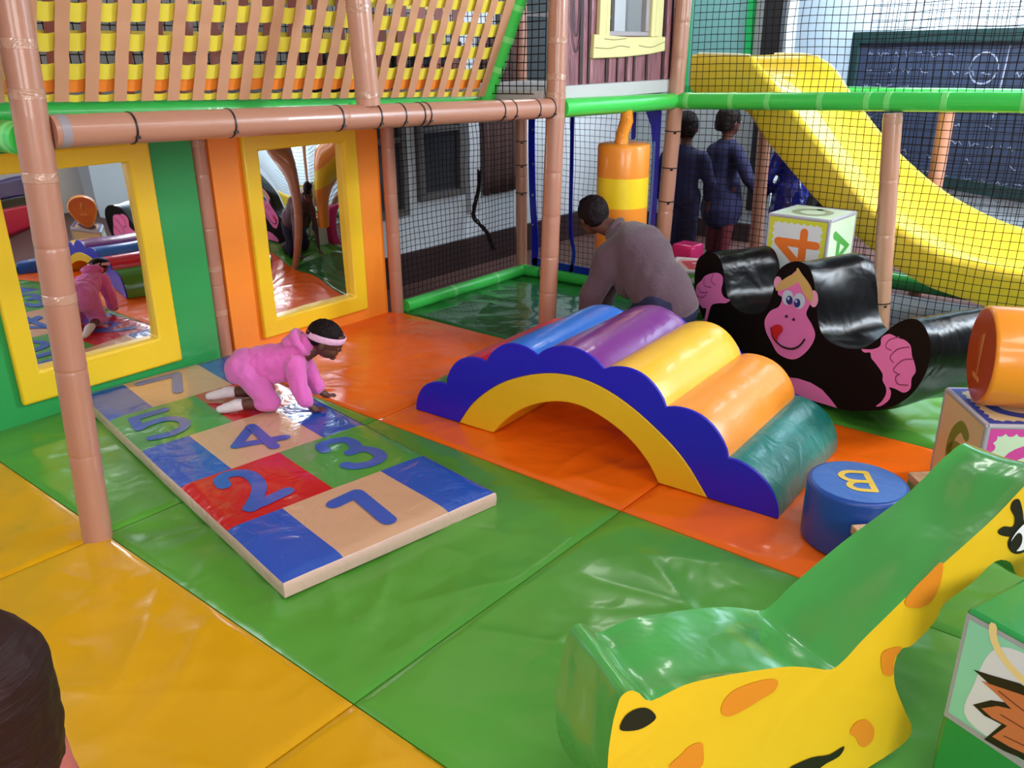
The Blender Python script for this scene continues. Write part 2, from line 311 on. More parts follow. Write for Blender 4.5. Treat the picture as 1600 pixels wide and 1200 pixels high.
for (a, b, c, d) in ((-3.95, -3.36, 1.22, 1.28), (-3.95, -3.36, 2.5, 2.56), (-3.99, -3.93, 1.22, 2.56), (-3.40, -3.34, 1.22, 2.56)):
    g.box(((a + b) / 2, 7.205, (c + d) / 2), (b - a, 0.05, d - c))
w3 = struct('window_3', g, mat('green_window_frame', rgb(20, 170, 90), 0.4))
window(4, 5.42, 6.9, 1.32, 2.5, -4.6)
gp = G(); gp.box((-3.66, 7.215, 1.89), (0.55, 0.012, 1.24)); obj('pane', gp, TEAL, w3)

# hanging brown cloth beside the window
g = G()
V = []; NY = 14
for i in range(NY + 1):
    for j in range(9):
        y = 5.14 + 0.46 * i / NY; z = 0.51 + 1.2 * j / 8
        V.append((-4.56 + 0.018 * math.sin(i * 1.7), y, z))
F = [(i * 9 + j, (i + 1) * 9 + j, (i + 1) * 9 + j + 1, i * 9 + j + 1) for i in range(NY) for j in range(8)]
g.add(V, F)
o = obj('hanging_cloth', g, mat('brown_cloth', rgb(74, 50, 48), 0.9), smooth=80)
md = o.modifiers.new('Solid', 'SOLIDIFY'); md.thickness = 0.01
tag(o, 'dark brown cloth hanging on the white wall behind the left net', 'curtain')

# chalkboard
def board(): 
    t = thing('chalkboard', 'large navy chalkboard with dark green frame and chalk scribbles on pale blue wall', 'chalkboard', cw(3.0, -0.02, 0.45))
    s0, s1, z0, z1 = 2.42, 5.4, 0.53, 1.62
    FR = mat('board_frame', rgb(22, 52, 54), 0.5); BD = mat('board_navy', rgb(50, 62, 88), 0.5, var=0.3)
    g = G(); g.prism([(s0, z0), (s1, z0), (s1, z1), (s0, z1)], cw, -0.025, -0.001); gp_ = g
    w = 0.10
    g = G()
    for (a, b, c, d) in ((s0 - w, s1 + w, z1, z1 + w), (s0 - w, s1 + w, z0 - w, z0), (s0 - w, s0, z0, z1), (s1, s1 + w, z0, z1)):
        g.prism([(a, c), (b, c), (b, d), (a, d)], cw, -0.05, -0.001)
    obj('frame', g, FR, t)
    g = gp_; rnd = random.Random(3)
    for row in range(9):
        s = s0 + 0.12
        while s < s1 - 0.3:
            k = rnd.randint(3, 7); z = z1 - 0.1 - row * 0.14
            if rnd.random() < 0.62:
                P = [(s + j * 0.022, z + rnd.uniform(-0.02, 0.025)) for j in range(k)]
                flat(g, stroke(P, 0.007, 3), cw, -0.0275, 1)
            s += k * 0.022 + 0.05
    P = [(3.9 + 0.14 * math.cos(a * PI / 12), 1.42 + 0.12 * math.sin(a * PI / 12)) for a in range(24)]
    flat(g, stroke(P, 0.014, 3), cw, -0.028, 1)
    flat(g, stroke([(4.12, 1.6), (4.08, 1.05)], 0.016, 3), cw, -0.0285, 1)
    obj('panel', g, [BD, mat('chalk', rgb(150, 160, 190), 0.9)], t, smooth=0)
board()
# ------------------------------------------------------------------ floor mats
def floor_mat(name, label, x0, x1, y0, y1, m, seed, amp=0.009, group=None):
    n = 84; g = G(); V = []; F = []
    for i in range(n + 1):
        # denser rows at the rim
        u = i / n; u = 0.5 - 0.5 * math.cos(PI * u) if False else u
        for j in range(n + 1):
            v = j / n
            x = x0 + (x1 - x0) * u; y = y0 + (y1 - y0) * v
            e = min(x - x0, x1 - x, y - y0, y1 - y)
            d = 0.007 * math.exp(-e / 0.006)
            w = noise.noise(Vector((x * 2.2 + seed, y * 1.1, seed * 1.7))) * amp + noise.noise(Vector((x * 6 + y * 2.5, y * 3.2 - x, seed))) * amp * 0.55 - abs(noise.noise(Vector((x * 3.1 - y * 5.2, x * 1.6 + y * 1.2, seed + 5)))) ** 0.6 * amp * 0.7 + amp * 0.3
            for q_, (ca, sa) in enumerate(((0.9, 0.35), (0.25, 0.97), (0.75, -0.66))):
                a_, b_ = x * ca + y * sa, -x * sa + y * ca
                rdg = 1 - abs(noise.noise(Vector((a_ * 1.3 + seed, b_ * 4.2, q_ * 7.1 + seed))))
                w += (rdg ** 8) * amp * 1.25 * max(0, noise.noise(Vector((x * 1.4, y * 1.4, seed + q_ * 3))) + 0.25)
            w *= min(1, e / 0.09)
            V.append((x, y, -0.002 - d + w - amp * 0.6))
    for i in range(n):
        for j in range(n):
            a = i * (n + 1) + j
            F.append((a, a + n + 1, a + n + 2, a + 1))
    b = len(V)
    rim = [i * (n + 1) for i in range(n + 1)] + [n * (n + 1) + j for j in range(1, n + 1)] + [i * (n + 1) + n for i in range(n - 1, -1, -1)] + [j for j in range(n - 1, 0, -1)]
    for r in rim: V.append((V[r][0], V[r][1], -0.04))
    k = len(rim)
    for i in range(k):
        F.append((rim[i], b + i, b + (i + 1) % k, rim[(i + 1) % k]))
    F.append(tuple(b + i for i in range(k)))
    g.add(V, F)
    o = obj(name, g, m, smooth=60, origin=((x0 + x1) / 2, (y0 + y1) / 2, -0.04))
    return tag(o, label, 'floor mat', group)
XS = [-4.08, -2.82, -1.47, -0.12, 1.23]
gap = 0.002
def mats(y0, y1, m, names, seed, xs=XS):
    for i, lab in enumerate(names):
        if lab: floor_mat('floor_mat', lab, xs[i] + gap, xs[i + 1] - gap, y0 + gap, y1 - gap, m, seed + i * 3.1, group='padded vinyl floor mats')
mats(-0.2, 1.10, YEL_MAT, ['yellow vinyl floor mat left of the seam at the front tan post', 'large yellow vinyl floor mat across the lower left foreground',
     'yellow vinyl floor mat at the bottom edge meeting the green mat corner', None], 1)
mats(1.10, 2.40, GRN_MAT, ['green vinyl floor mat under the far end of the hopscotch mat', 'green vinyl floor mat under the numbers 1 and 2 end of the hopscotch mat',
     'green vinyl floor mat between the hopscotch corner and the giraffe rocker', 'green vinyl floor mat under the giraffe and the cube with a painted picture'], 20)
mats(2.40, 3.68, ORG_MAT, ['orange vinyl floor mat in front of the orange mirror panel', 'orange vinyl floor mat under the rainbow arch',
     'orange vinyl floor mat under the blue drum', None], 40, [-4.08, -2.82, -1.47, -0.60, 0.75])
mats(2.40, 3.68, GRN_MAT, [None, None, None, 'green vinyl floor mat beyond the giraffe head at the right edge'], 40, [-4.08, -2.82, -1.47, -0.60, 0.75])
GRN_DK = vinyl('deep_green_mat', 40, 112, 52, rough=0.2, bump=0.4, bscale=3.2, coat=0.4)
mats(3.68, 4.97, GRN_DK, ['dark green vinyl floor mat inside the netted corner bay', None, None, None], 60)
mats(3.68, 4.97, GRN_MAT, [None, 'green vinyl floor mat where the bending person kneels', 'green vinyl floor mat under the monkey rocker', 'green vinyl floor mat beyond the stacked cube at the right edge'], 60)
GREYMAT = vinyl('grey_mat', 128, 130, 138, rough=0.5, bump=0.2)
floor_mat('floor_mat', 'grey padded mat under the yellow slide behind the net', -1.9, 1.2, 5.08, 6.12, GREYMAT, 77, group='padded vinyl floor mats')

# ------------------------------------------------------------------ posts, beams, rails
def lerp(a, b, t): return tuple(x + (y - x) * t for x, y in zip(a, b))
def tube_thing(name, label, cat, pts, r, m, seams=(), ties=(), tapes=(), tape_m=None, group=None, part='foam_sleeve'):
    """A padded tube: foam sleeve grooved at the seams, wrapped with tape bands and cable ties."""
    P = [Vector(p) for p in pts]
    L = [0.0]
    for a, b in zip(P, P[1:]): L.append(L[-1] + (b - a).length)
    T = L[-1]
    def at(d):
        for i in range(len(P) - 1):
            if d <= L[i + 1] + 1e-9:
                return P[i] + (P[i + 1] - P[i]) * ((d - L[i]) / (L[i + 1] - L[i]))
        return P[-1]
    t = thing(name, label, cat, tuple(P[0]), group)
    ds = {0.0: r, T: r}
    rnd = random.Random(int(abs(P[0].x * 97 + P[0].y * 31) * 10))
    k = int(T / 0.06)
    for i in range(1, k): ds[T * i / k] = r * (1 + rnd.uniform(-0.012, 0.012))
    for s in seams:
        s = s * T
        for dd, rr in ((-0.012, r * 1.005), (-0.003, r * 0.985), (0, r * 0.965), (0.003, r * 0.985), (0.012, r * 1.005)): ds[s + dd] = rr
    K = sorted(d for d in ds if 0 <= d <= T)
    g = G(); g.tube([at(d) for d in K], [ds[d] for d in K], 22); obj(part, g, m, t, smooth=50)
    for s in tapes:
        d = s * T; g = G(); g.tube([at(d - 0.016), at(d - 0.014), at(d + 0.014), at(d + 0.016)], [r * 0.99, r * 1.03, r * 1.03, r * 0.99], 22, caps=False); obj('tape_band', g, tape_m or TAPE, t)
    for s in ties:
        d = s * T; g = G(); g.tube([at(d - 0.004), at(d - 0.003), at(d + 0.003), at(d + 0.004)], [r * 0.98, r * 1.05, r * 1.05, r * 0.98], 22, caps=False)
        q = at(d); g.box(q + Vector((r * 0.74, -r * 0.74, -0.01)) if abs(P[0].z - P[-1].z) > 0.5 else q + Vector((r * 0.9, 0, -r * 0.55)), (0.012, 0.014, 0.01)); obj('cable_tie', g, TIE, t)
    return t
R = 0.05
PG = 'tan padded posts of the play frame'
tube_thing('padded_post', 'tan padded post in the left foreground at the yellow mat corner', 'post', [(-2.82, 1.07, -0.04), (-2.82, 1.135, 1.378), (-2.82, 1.18, 2.5)], R, TAN, seams=(0.14, 0.26, 0.42), tapes=(0.505, 0.60, 0.355, 0.655), group=PG)
tube_thing('padded_post', 'tan padded upper post standing on the beam before the woven straps', 'post', [(-2.82, 2.475, 1.385), (-2.82, 2.455, 1.8), (-2.82, 2.44, 2.5)], R, TAN2, seams=(0.5,), tapes=(0.04, 0.33), group=PG)
tube_thing('padded_post', 'tan padded post between the woven straps and the wooden house wall', 'post', [(-2.82, 3.70, -0.04), (-2.82, 3.768, 1.308), (-2.82, 3.80, 2.5)], R, TAN, seams=(0.22, 0.31, 0.40, 0.14), tapes=(0.515, 0.555, 0.59, 0.66), group=PG)
tube_thing('padded_post', 'tan padded post with black ties right of the blue edged net door', 'post', [(-2.85, 5.0, -0.04), (-2.80, 5.0, 1.27), (-2.77, 5.0, 2.5)], R, TAN2, seams=(0.25, 0.62, 0.7), ties=(0.17, 0.275, 0.36, 0.45), group=PG)
tube_thing('padded_post', 'tan padded post under the lime rail behind the monkey rocker', 'post', [(-1.36, 5.0, -0.04), (-1.475, 5.0, 1.26)], R, TAN2, seams=(0.3, 0.5, 0.73), tapes=(0.97,), ties=(0.2,), group=PG)
tube_thing('padded_post', 'tan padded wall post between the green and orange mirror panels', 'post', [(-4.10, 2.42, -0.04), (-4.10, 2.43, 1.5)], 0.045, TAN, seams=(0.3, 0.5, 0.68), tapes=(0.2, 0.36, 0.78), group=PG)
tube_thing('padded_post', 'tan padded wall post between the orange mirror panel and the net', 'post', [(-4.02, 3.66, -0.04), (-4.02, 3.66, 1.5)], 0.042, TAN, seams=(0.2, 0.36, 0.52, 0.7), group=PG)
tube_thing('padded_post', 'tan padded post in the back corner of the netted bay', 'post', [(-4.02, 4.96, -0.04), (-4.02, 4.96, 2.4)], 0.042, TAN, seams=(0.09, 0.31), ties=(0.265, 0.347, 0.416), group=PG)
tube_thing('padded_post', 'tan padded post behind the slide in front of the chalkboard', 'post', [(-1.52, 6.3, -0.04), (-1.52, 6.3, 1.27)], R, TAN, seams=(0.4, 0.65), group=PG)
tube_thing('padded_post', 'tan padded post under the top of the slide beside the children', 'post', [(-2.66, 6.12, -0.04), (-2.68, 6.12, 1.10)], 0.048, TAN, seams=(0.3, 0.6), group=PG)

tube_thing('padded_beam', 'long tan padded beam with black cable ties above the mirror panels', 'beam', [(-2.82, 1.135 + 0.05, 1.373), (-2.82, 3.768 - 0.05, 1.308)], R, TAN, seams=(0.45,), ties=(0.10, 0.245, 0.44, 0.52, 0.575, 0.62, 0.635, 0.835, 0.87, 0.945, 0.995), tapes=(0.012,), tape_m=mat('silver_tape', rgb(150, 140, 145), 0.35))
RG = 'lime green padded rails'
tube_thing('padded_rail', 'short lime green padded rail left of the front tan post', 'rail', [(-2.87, 1.13, 1.352), (-4.05, 1.10, 1.365)], 0.05, GREEN_FOAM, tapes=(0.05, 0.5), tape_m=GREEN_TAPE, group=RG)
tube_thing('padded_rail', 'lime green padded rail under the wooden house wall above the punch bag', 'rail', [(-2.82, 3.768 + 0.05, 1.303), (-2.80, 5.0 - 0.02, 1.283)], R, GREEN_FOAM, seams=(0.95,), group=RG)
tube_thing('padded_rail', 'long lime green padded rail across the net in front of the slide', 'rail', [(-2.80, 5.0, 1.285), (-1.485, 5.0, 1.318), (-0.864, 5.0, 1.333), (-0.1, 5.0, 1.35)], R, GREEN_FOAM, seams=(), tapes=(0.035, 0.145, 0.23, 0.345, 0.44, 0.48, 0.585, 0.72, 0.87), tape_m=GREEN_TAPE, group=RG)
tube_thing('padded_rail', 'lime green padded rail behind the slide, just showing above the front rail', 'rail', [(-2.3, 6.3, 1.285), (0.0, 6.3, 1.30)], R, GREEN_FOAM, tapes=(0.3, 0.6), tape_m=GREEN_TAPE, group=RG)
tube_thing('padded_rail', 'lime green padded rail on the floor below the left net', 'rail', [(-3.985, 3.70, 0.03), (-3.985, 4.92, 0.03)], 0.042, GREEN_FOAM, seams=(0.12, 0.38, 0.6, 0.75), tapes=(0.37, 0.74), tape_m=GREEN_TAPE, group=RG)
tube_thing('padded_rail', 'lime green padded rail on the floor below the blue edged net door', 'rail', [(-3.98, 4.93, 0.035), (-2.92, 4.98, 0.035)], 0.042, GREEN_FOAM, seams=(0.12,), ties=(0.16, 0.58), group=RG)
tube_thing('padded_rail', 'dark green padded floor rail behind the yellow slide', 'rail', [(-2.2, 6.2, 0.06), (0.4, 6.2, 0.06)], 0.06, vinyl('leaf_foam', 26, 130, 56, rough=0.4), group=RG)
g = G(); g.ball((-2.80, 5.0, 1.285), (0.064, 0.064, 0.062), 0, 20)
tag(obj('corner_wrap', g, vinyl('corner_wrap_green', 50, 200, 78, rough=0.35, bump=0.7, bscale=16), smooth=80), 'knotted lime green corner wrap where two rails meet the tied post', 'joint cover')

# ------------------------------------------------------------------ nets
def net(name, label, o, u, v, nu, nv, r=0.0022, sag=0.012, seed=0, keep=None, nrm=None):
    o, u, v = Vector(o), Vector(u), Vector(v)
    nn = u.cross(v).normalized()
    def P(i, j):
        p = o + u * (i / nu) + v * (j / nv)
        q = Vector((i * 0.13 + seed, j * 0.13, seed * 2.3))
        a = sag * min(1, min(i, nu - i, j, nv - j) / 5.0)
        return p + nn * noise.noise(q) * a * 2.2 + u.normalized() * noise.noise(q + Vector((9, 3, 1))) * a + v.normalized() * noise.noise(q + Vector((2, 8, 5))) * a
    g = G()
    for i in range(nu + 1):
        g.tube([P(i, j) for j in range(nv + 1)], r, 3, caps=False)
    for j in range(nv + 1):
        g.tube([P(i, j) for i in range(nu + 1)], r, 3, caps=False)
    return tag(obj(name, g, NETM, smooth=0), label, 'safety net')
net('safety_net', 'tall black safety net hanging between the lime rail and the slide', (-2.74, 5.06, 0.03), (2.66, 0, 0.03), (0, 0, 2.35), 62, 56, seed=1)
net('safety_net', 'second black safety net behind the slide before the chalkboard', (-2.1, 6.36, 0.05), (2.2, 0, 0), (0, 0, 2.45), 50, 56, seed=2)
net('safety_net', 'black safety net over the left window right of the orange panel', (-4.065, 3.70, 0.06), (0, 1.22, 0), (0, 0, 1.45), 30, 36, seed=3)
net('safety_net', 'black safety net inside the blue edged door panel', (-3.93, 4.985, 0.06), (1.06, 0.03, 0), (0, 0, 1.3), 26, 32, seed=4, r=0.0018)
net('safety_net', 'black safety net between the lime tube and the post beside the house wall', (-3.17, 3.64, 1.375), (0.30, 0.10, 0), (0.0, 0.02, 0.95), 8, 24, r=0.003, seed=5)
net('safety_net', 'black safety net behind the woven strap wall', (-4.30, 1.1, 1.45), (0, 3.9, 0), (0, 0, 0.9), 86, 20, r=0.003, seed=6)
# slack net bundle below the window
g = G()
SP = spline([(-4.11, 4.60, .80), (-4.11, 4.585, .66), (-4.12, 4.546, .54), (-4.12, 4.54, .47), (-4.12, 4.62, .40), (-4.12, 4.69, .32), (-4.11, 4.74, .20)], 4)
for k in range(6):
    ph = k * 0.9
    g.tube([(p[0] + 0.008 * math.sin(ph + i * .6), p[1] + 0.010 * math.cos(ph + i * 0.5), p[2] + 0.008 * math.sin(ph * 2 + i)) for i, p in enumerate(SP)], 0.0045, 5)
tag(obj('slack_net', g, NETM), 'gathered slack black net drooping behind the back corner post', 'net')

# ------------------------------------------------------------------ woven strap wall
STRAP_T = vinyl('tan_strap', 204, 152, 118, rough=0.5, bump=0.05)
STRAP_Y = vinyl('yellow_strap', 232, 216, 72, rough=0.45, bump=0.1)
STRAP_O = vinyl('orange_strap', 245, 140, 48, rough=0.45, bump=0.1)
STRAP_R = vinyl('rust_strap', 150, 78, 66, rough=0.55, bump=0.05)
web = thing('woven_strap_wall', 'slanted wall of tan and yellow woven straps above the tan beam', 'strap wall', (-3.2, 2.4, 1.36))
def wb(y, h, d=0.0):   # point on the leaning wall: along y, height h above the hem, offset d to the room side
    z0 = 1.445 - (y - 1.358) * 0.0355
    lean = 0.42
    return Vector((-3.2 + h * lean + d * 0.92, y + 0.02 * h, z0 + h - d * 0.38))
def ribbon(g, pts_a, pts_b, th):
    n = len(pts_a); V = []; F = []
    for a, b in zip(pts_a, pts_b):
        up = th
        V += [a, b, b - Vector((th, 0, 0)), a - Vector((th, 0, 0))]
    for i in range(n - 1):
        for k in range(4):
            F.append((i * 4 + k, i * 4 + (k + 1) % 4, (i + 1) * 4 + (k + 1) % 4, (i + 1) * 4 + k))
    F.append((3, 2, 1, 0)); F.append(tuple((n - 1) * 4 + k for k in range(4)))
    g.add(V, F)
rowz = [0.012, 0.058, 0.108, 0.214, 0.320, 0.426, 0.532, 0.638, 0.744]
krow = lambda y: 0.88 + 0.12 * max(0, min(1, (y - 1.35) / 0.85))
rowh = [0.024, 0.046, 0.052, 0.056, 0.058, 0.058, 0.058, 0.058, 0.058]
roww = [STRAP_Y, STRAP_O] + [STRAP_Y] * 7
ys = [0.98 + 0.1045 * i for i in range(25)]
for i, y in enumerate(ys):
    g = G(); A = []; B = []
    for k in range(60):
        h = 0.9 * k / 59
        j = min(range(len(rowz)), key=lambda q: abs(rowz[q] - h))
        d = 0.010 + 0.003 * math.cos(min(1, abs(rowz[j] - h) / 0.05) * PI / 2)
        A.append(wb(y - 0.024, h, d)); B.append(wb(y + 0.024, h, d))
    ribbon(g, A, B, 0.003); obj('vertical_strap', g, STRAP_T, web, smooth=40)
for j, (z, hh) in enumerate(zip(rowz, rowh)):
    g = G(); A = []; B = []
    for k in range(200):
        y = 0.93 + 2.66 * k / 199
        wv = math.cos((y - 0.98) / 0.1045 * PI * 1.0)
        d = -0.003 + 0.004 * math.sin((y - 0.98) / 0.1045 * 2 * PI + PI / 2) * -1
        sagz = -0.004 * abs(math.sin((y - 0.98) / 0.1045 * PI)) + 0.004 * noise.noise(Vector((y * 3, j, 0)))
        if j == 1: d -= 0.006
        A.append(wb(y, z * krow(y) - hh / 2 + sagz, d)); B.append(wb(y, z * krow(y) + hh / 2 + sagz, d))
    ribbon(g, A, B, 0.003); obj('horizontal_strap', g, roww[j], web, smooth=40, label='orange strap near the hem' if j == 1 else None)
g = G()
A = [wb(3.575, 0.9 * k / 12, 0.012) for k in range(13)]; B = [wb(3.64, 0.9 * k / 12, 0.012) for k in range(13)]
ribbon(g, A, B, 0.004); obj('edge_strap', g, STRAP_T, web, smooth=40)
tube_thing('padded_rail', 'slanted lime green padded tube at the right end of the strap wall', 'rail', [wb(3.66, -0.03) + Vector((0, 0, -0.01)), wb(3.70, 0.95)], 0.04, GREEN_FOAM, seams=(0.18, 0.33, 0.48, 0.63), tapes=(0.18, 0.33, 0.48, 0.63), tape_m=GREEN_TAPE, group=RG)
tube_thing('padded_rail', 'lime green padded rail along the hem of the strap wall', 'rail', [(-3.25, 0.95, 1.412), (-3.25, 3.6, 1.322)], 0.045, vinyl('lime_foam_shaded', 40, 170, 66, rough=0.4), seams=(0.5,), group=RG)  # darker lime: shadow under the straps is put into the colour
tube_thing('padded_rail', 'lime green padded cross rail under the strap bridge floor', 'rail', [(-3.2, 2.72, 1.335), (-4.0, 2.4, 1.345)], 0.04, GREEN_FOAM, ties=(0.1,), group=RG)
g = G(); g.box((-3.70, 2.28, 1.335), (0.70, 2.66, 0.05)); o = obj('bridge_floor', g, STRAP_O, bevel=0.01)
tag(o, 'orange padded floor of the bridge behind the woven straps', 'bridge floor')
bw = thing('woven_strap_wall', 'far wall of rust brown straps seen through the woven strap gaps', 'strap wall', (-4.1, 2.4, 1.42))
for i in range(22):
    y = 0.95 + 0.16 * i; g = G()
    g.prism([(y, 1.40), (y + 0.07, 1.40), (y + 0.17, 2.3), (y + 0.10, 2.3)], lambda s, d, z: Vector((-4.1 + d, s, z)), 0, 0.004)
    obj('vertical_strap', g, STRAP_R, bw, smooth=0)
for j in range(4):
    g = G(); g.box((-4.115, 2.6, 1.46 + 0.2 * j), (0.004, 3.4, 0.06)); obj('horizontal_strap', g, STRAP_Y if j else STRAP_O, bw, smooth=0)

# ------------------------------------------------------------------ platform and house wall
g = G(); g.box((-3.42, 4.34, 1.36), (1.10, 1.24, 0.06)); o = obj('platform_board', g, mat('grey_board', rgb(178, 176, 176), 0.7, var=0.08), bevel=0.004)
tag(o, 'pale grey platform board between the house wall and the lime rail', 'platform')
g = G(); g.box((-2.845, 4.42, 1.375), (0.03, 1.14, 0.075)); o = obj('platform_lip', g, mat('grey_lip', rgb(190, 190, 190), 0.6, var=0.06), bevel=0.004)
tag(o, 'pale grey lip board directly below the wooden house wall', 'board')
house = thing('house_wall', 'maroon wooden house wall panel with a cream framed window', 'wall panel', (-2.86, 4.4, 1.42))
WOOD = wood_panel('maroon_wood', rgb(104, 58, 68), rgb(150, 98, 106), (3, 9, 0.8))
WOODD = mat('wood_groove', rgb(52, 24, 30), 0.6)
WOODL = wood_panel('maroon_wood_light', rgb(130, 82, 90), rgb(172, 124, 130), (3, 12, 1.0))
hx = lambda s, d, z: Vector((-2.845 - d, s, z))
g = G()
for (a, b, c, d) in ((3.83, 4.25, 1.415, 2.5), (4.69, 5.0, 1.415, 2.5), (4.25, 4.69, 1.415, 1.66)):
    g.box((-2.86, (a + b) / 2, (c + d) / 2), (0.03, b - a, d - c))
obj('panel', g, WOOD, house)
g = G()
for (a, w, z1) in ((3.835, 0.02, 2.5), (4.02, 0.03, 2.5), (4.09, 0.012, 2.5), (4.27, 0.02, 1.60), (4.38, 0.012, 1.60), (4.47, 0.012, 1.6), (4.56, 0.02, 1.60), (4.70, 0.02, 1.6), (4.885, 0.02, 2.5), (4.975, 0.012, 2.5)):
    g.box((-2.842, a, (1.415 + z1) / 2), (0.008, w, z1 - 1.415))
obj('board_groove', g, WOODD, house)
g = G()
for (a, w, z1) in ((3.875, 0.035, 2.5), (4.115, 0.022, 2.5), (4.30, 0.02, 1.6), (4.50, 0.03, 1.6), (4.93, 0.05, 2.5)):
    g.box((-2.842, a, (1.418 + z1) / 2), (0.010, w, z1 - 1.418))
obj('raised_board', g, WOODL, house)
g = G()
for (w, h, z0) in ((0.05, 0.42, 1.58), (0.026, 0.3, 1.66)):
    P = [(3.97 - w, z0 + h + 0.6), (3.972 - w * 0.9, z0 + h * 0.5), (3.972, z0), (3.975 + w * 0.9, z0 + h * 0.5), (3.97 + w, z0 + h + 0.6)]
    flat(g, stroke(spline(P, 6), 0.008, 3), hx, -0.0065)
obj('wood_grain', g, WOODD, house, smooth=0)
CREAM = mat('cream_wood', rgb(222, 214, 150), 0.6, var=0.12)
CRACK = mat('wood_crack', rgb(120, 104, 70), 0.8)
g = G(); g.prism([(4.10, 1.545), (4.40, 1.548), (4.70, 1.562), (4.865, 1.578), (4.862, 1.658), (4.45, 1.655), (4.108, 1.668)], hx, -0.03, 0.0); sill = obj('window_sill', g, CREAM, house, bevel=0.006)
g = G()
for P in ([(4.11, 1.60), (4.25, 1.595), (4.36, 1.608), (4.46, 1.60)], [(4.56, 1.61), (4.7, 1.6), (4.855, 1.63)], [(4.2, 1.645), (4.3, 1.64), (4.42, 1.647)]):
    flat(g, stroke(spline(P, 4), 0.004, 3), hx, -0.0312)
obj('crack', g, CRACK, sill, smooth=0)
for (a, b) in ((4.16, 4.225), (4.225, 4.262), (4.70, 4.745), (4.745, 4.83)):
    g = G(); g.prism([(a, 1.66), (b, 1.655), (b + 0.012, 2.45), (a + 0.012, 2.45)], hx, -0.025, 0.0); obj('window_jamb', g, CREAM, house, bevel=0.004)
g = G()
for (a, b, c, d) in ((4.262, 4.70, 1.66, 1.685), (4.262, 4.285, 1.685, 2.4), (4.66, 4.70, 1.685, 2.4)):
    g.box((-2.852, (a + b) / 2, (c + d) / 2), (0.035, b - a, d - c))
obj('window_frame', g, mat('grey_window_frame', rgb(158, 152, 156), 0.5), house, bevel=0.004)
# purple house wall behind the front post at the far left
g = G(); g.box((-2.86, 0.78, 1.95), (0.03, 0.58, 0.92)); g.box((-2.842, 0.9, 1.95), (0.008, 0.02, 0.92), mi=1); g.box((-2.842, 1.02, 1.95), (0.01, 0.05, 0.92), mi=1)
tag(obj('house_wall', g, [WOOD, WOODD]), 'sliver of maroon wooden house wall at the left edge behind the front post', 'wall panel')

# ------------------------------------------------------------------ mirror panels
MIRROR = bpy.data.materials.new('acrylic_mirror'); MIRROR.use_nodes = True
_b = MIRROR.node_tree.nodes['Principled BSDF']
_b.inputs['Base Color'].default_value = (0.86, 0.85, 0.86, 1); _b.inputs['Metallic'].default_value = 1.0; _b.inputs['Roughness'].default_value = 0.015
FR_Y = vinyl('frame_yellow', 244, 204, 34, rough=0.4, bump=0.08, coat=0.15)
def mirror_panel(name, label, y0, y1, pm, f0, f1, fz0, fz1, i0, i1, iz0, iz1, warp, zt=1.235, tilt=0.0):
    X = -4.06
    t = thing(name, label, 'mirror panel', (X, (y0 + y1) / 2, -0.01))
    fx = lambda s, d, z: Vector((X - d, s, z))
    g = G()
    for (a, b, c, d) in ((y0, f0 + 0.03, -0.01, zt), (f1 - 0.03, y1, -0.01, zt), (f0 + 0.03, f1 - 0.03, -0.01, fz0 + 0.03), (f0 + 0.03, f1 - 0.03, fz1 - 0.03, zt)):
        g.box((X - 0.03, (a + b) / 2, (c + d) / 2), (0.06, b - a, d - c))
    bmv = obj('padded_panel', g, pm, t, smooth=0)
    g = G()
    O = [(f0, fz0), (f1, fz0), (f1, fz1), (f0, fz1)]; I = [(i0, iz0), (i1, iz0), (i1, iz1), (i0, iz1)]
    V = [fx(p[0], -0.035, p[1]) for p in O] + [fx(p[0], -0.035, p[1]) for p in I] + [fx(p[0], 0.0, p[1]) for p in O] + [fx(p[0], 0.035, p[1]) for p in I]
    F = []
    for k in range(4):
        q = (k + 1) % 4
        F += [(k, q, 4 + q, 4 + k), (8 + k, 8 + q, q, k), (4 + k, 4 + q, 12 + q, 12 + k), (8 + q, 8 + k, 12 + k, 12 + q)]
    g.add(V, F); obj('padded_frame', g, FR_Y, t, bevel=0.012, seg=3, smooth=40)
    n = 40; V = []; F = []
    for i in range(n + 1):
        for j in range(n + 1):
            u, v = i / n, j / n
            V.append(fx(i0 - 0.005 + (i1 - i0 + 0.01) * u, 0.012 - warp(u, v), iz0 - 0.005 + (iz1 - iz0 + 0.01) * v))
    for i in range(n):
        for j in range(n):
            a = i * (n + 1) + j; F.append((a, a + 1, a + n + 2, a + n + 1))
    g = G(); g.add(V, F); m = obj('warped_mirror', g, MIRROR, t, smooth=180)
    return t
GPAN = vinyl('wall_green', 42, 158, 80, rough=0.45, bump=0.12, coat=0.1)
OPAN = vinyl('wall_orange', 252, 146, 44, rough=0.42, bump=0.12, coat=0.1)
mirror_panel('mirror_panel', 'green padded wall panel with a yellow framed wavy mirror behind the front post', 0.98, 2.372, GPAN, 1.335, 2.135, 0.085, 1.20, 1.435, 2.025, 0.235, 1.115,
             lambda u, v: 0.014 * math.sin(PI * v) + 0.003 * math.sin(PI * u) + 0.0011 * math.sin(v * 15 + 0.6) * math.sin(PI * v) + 0.0005 * math.sin(u * 7 + v * 5))
mirror_panel('mirror_panel', 'orange padded wall panel with a yellow framed narrow mirror by the net', 2.468, 3.615, OPAN, 2.645, 3.425, 0.065, 1.185, 2.742, 3.325, 0.170, 1.100,
             lambda u, v: 0.022 * math.sin(PI * u) * math.sin(PI * v) + 0.0012 * math.sin(u * 10 + v * 2.0) * math.sin(PI * u))
# backing board the panels are fixed to
g = G(); g.box((-4.15, 2.32, 0.62), (0.04, 2.7, 1.3)); struct('wall_partition', g, mat('partition_board', rgb(120, 90, 70), 0.7))
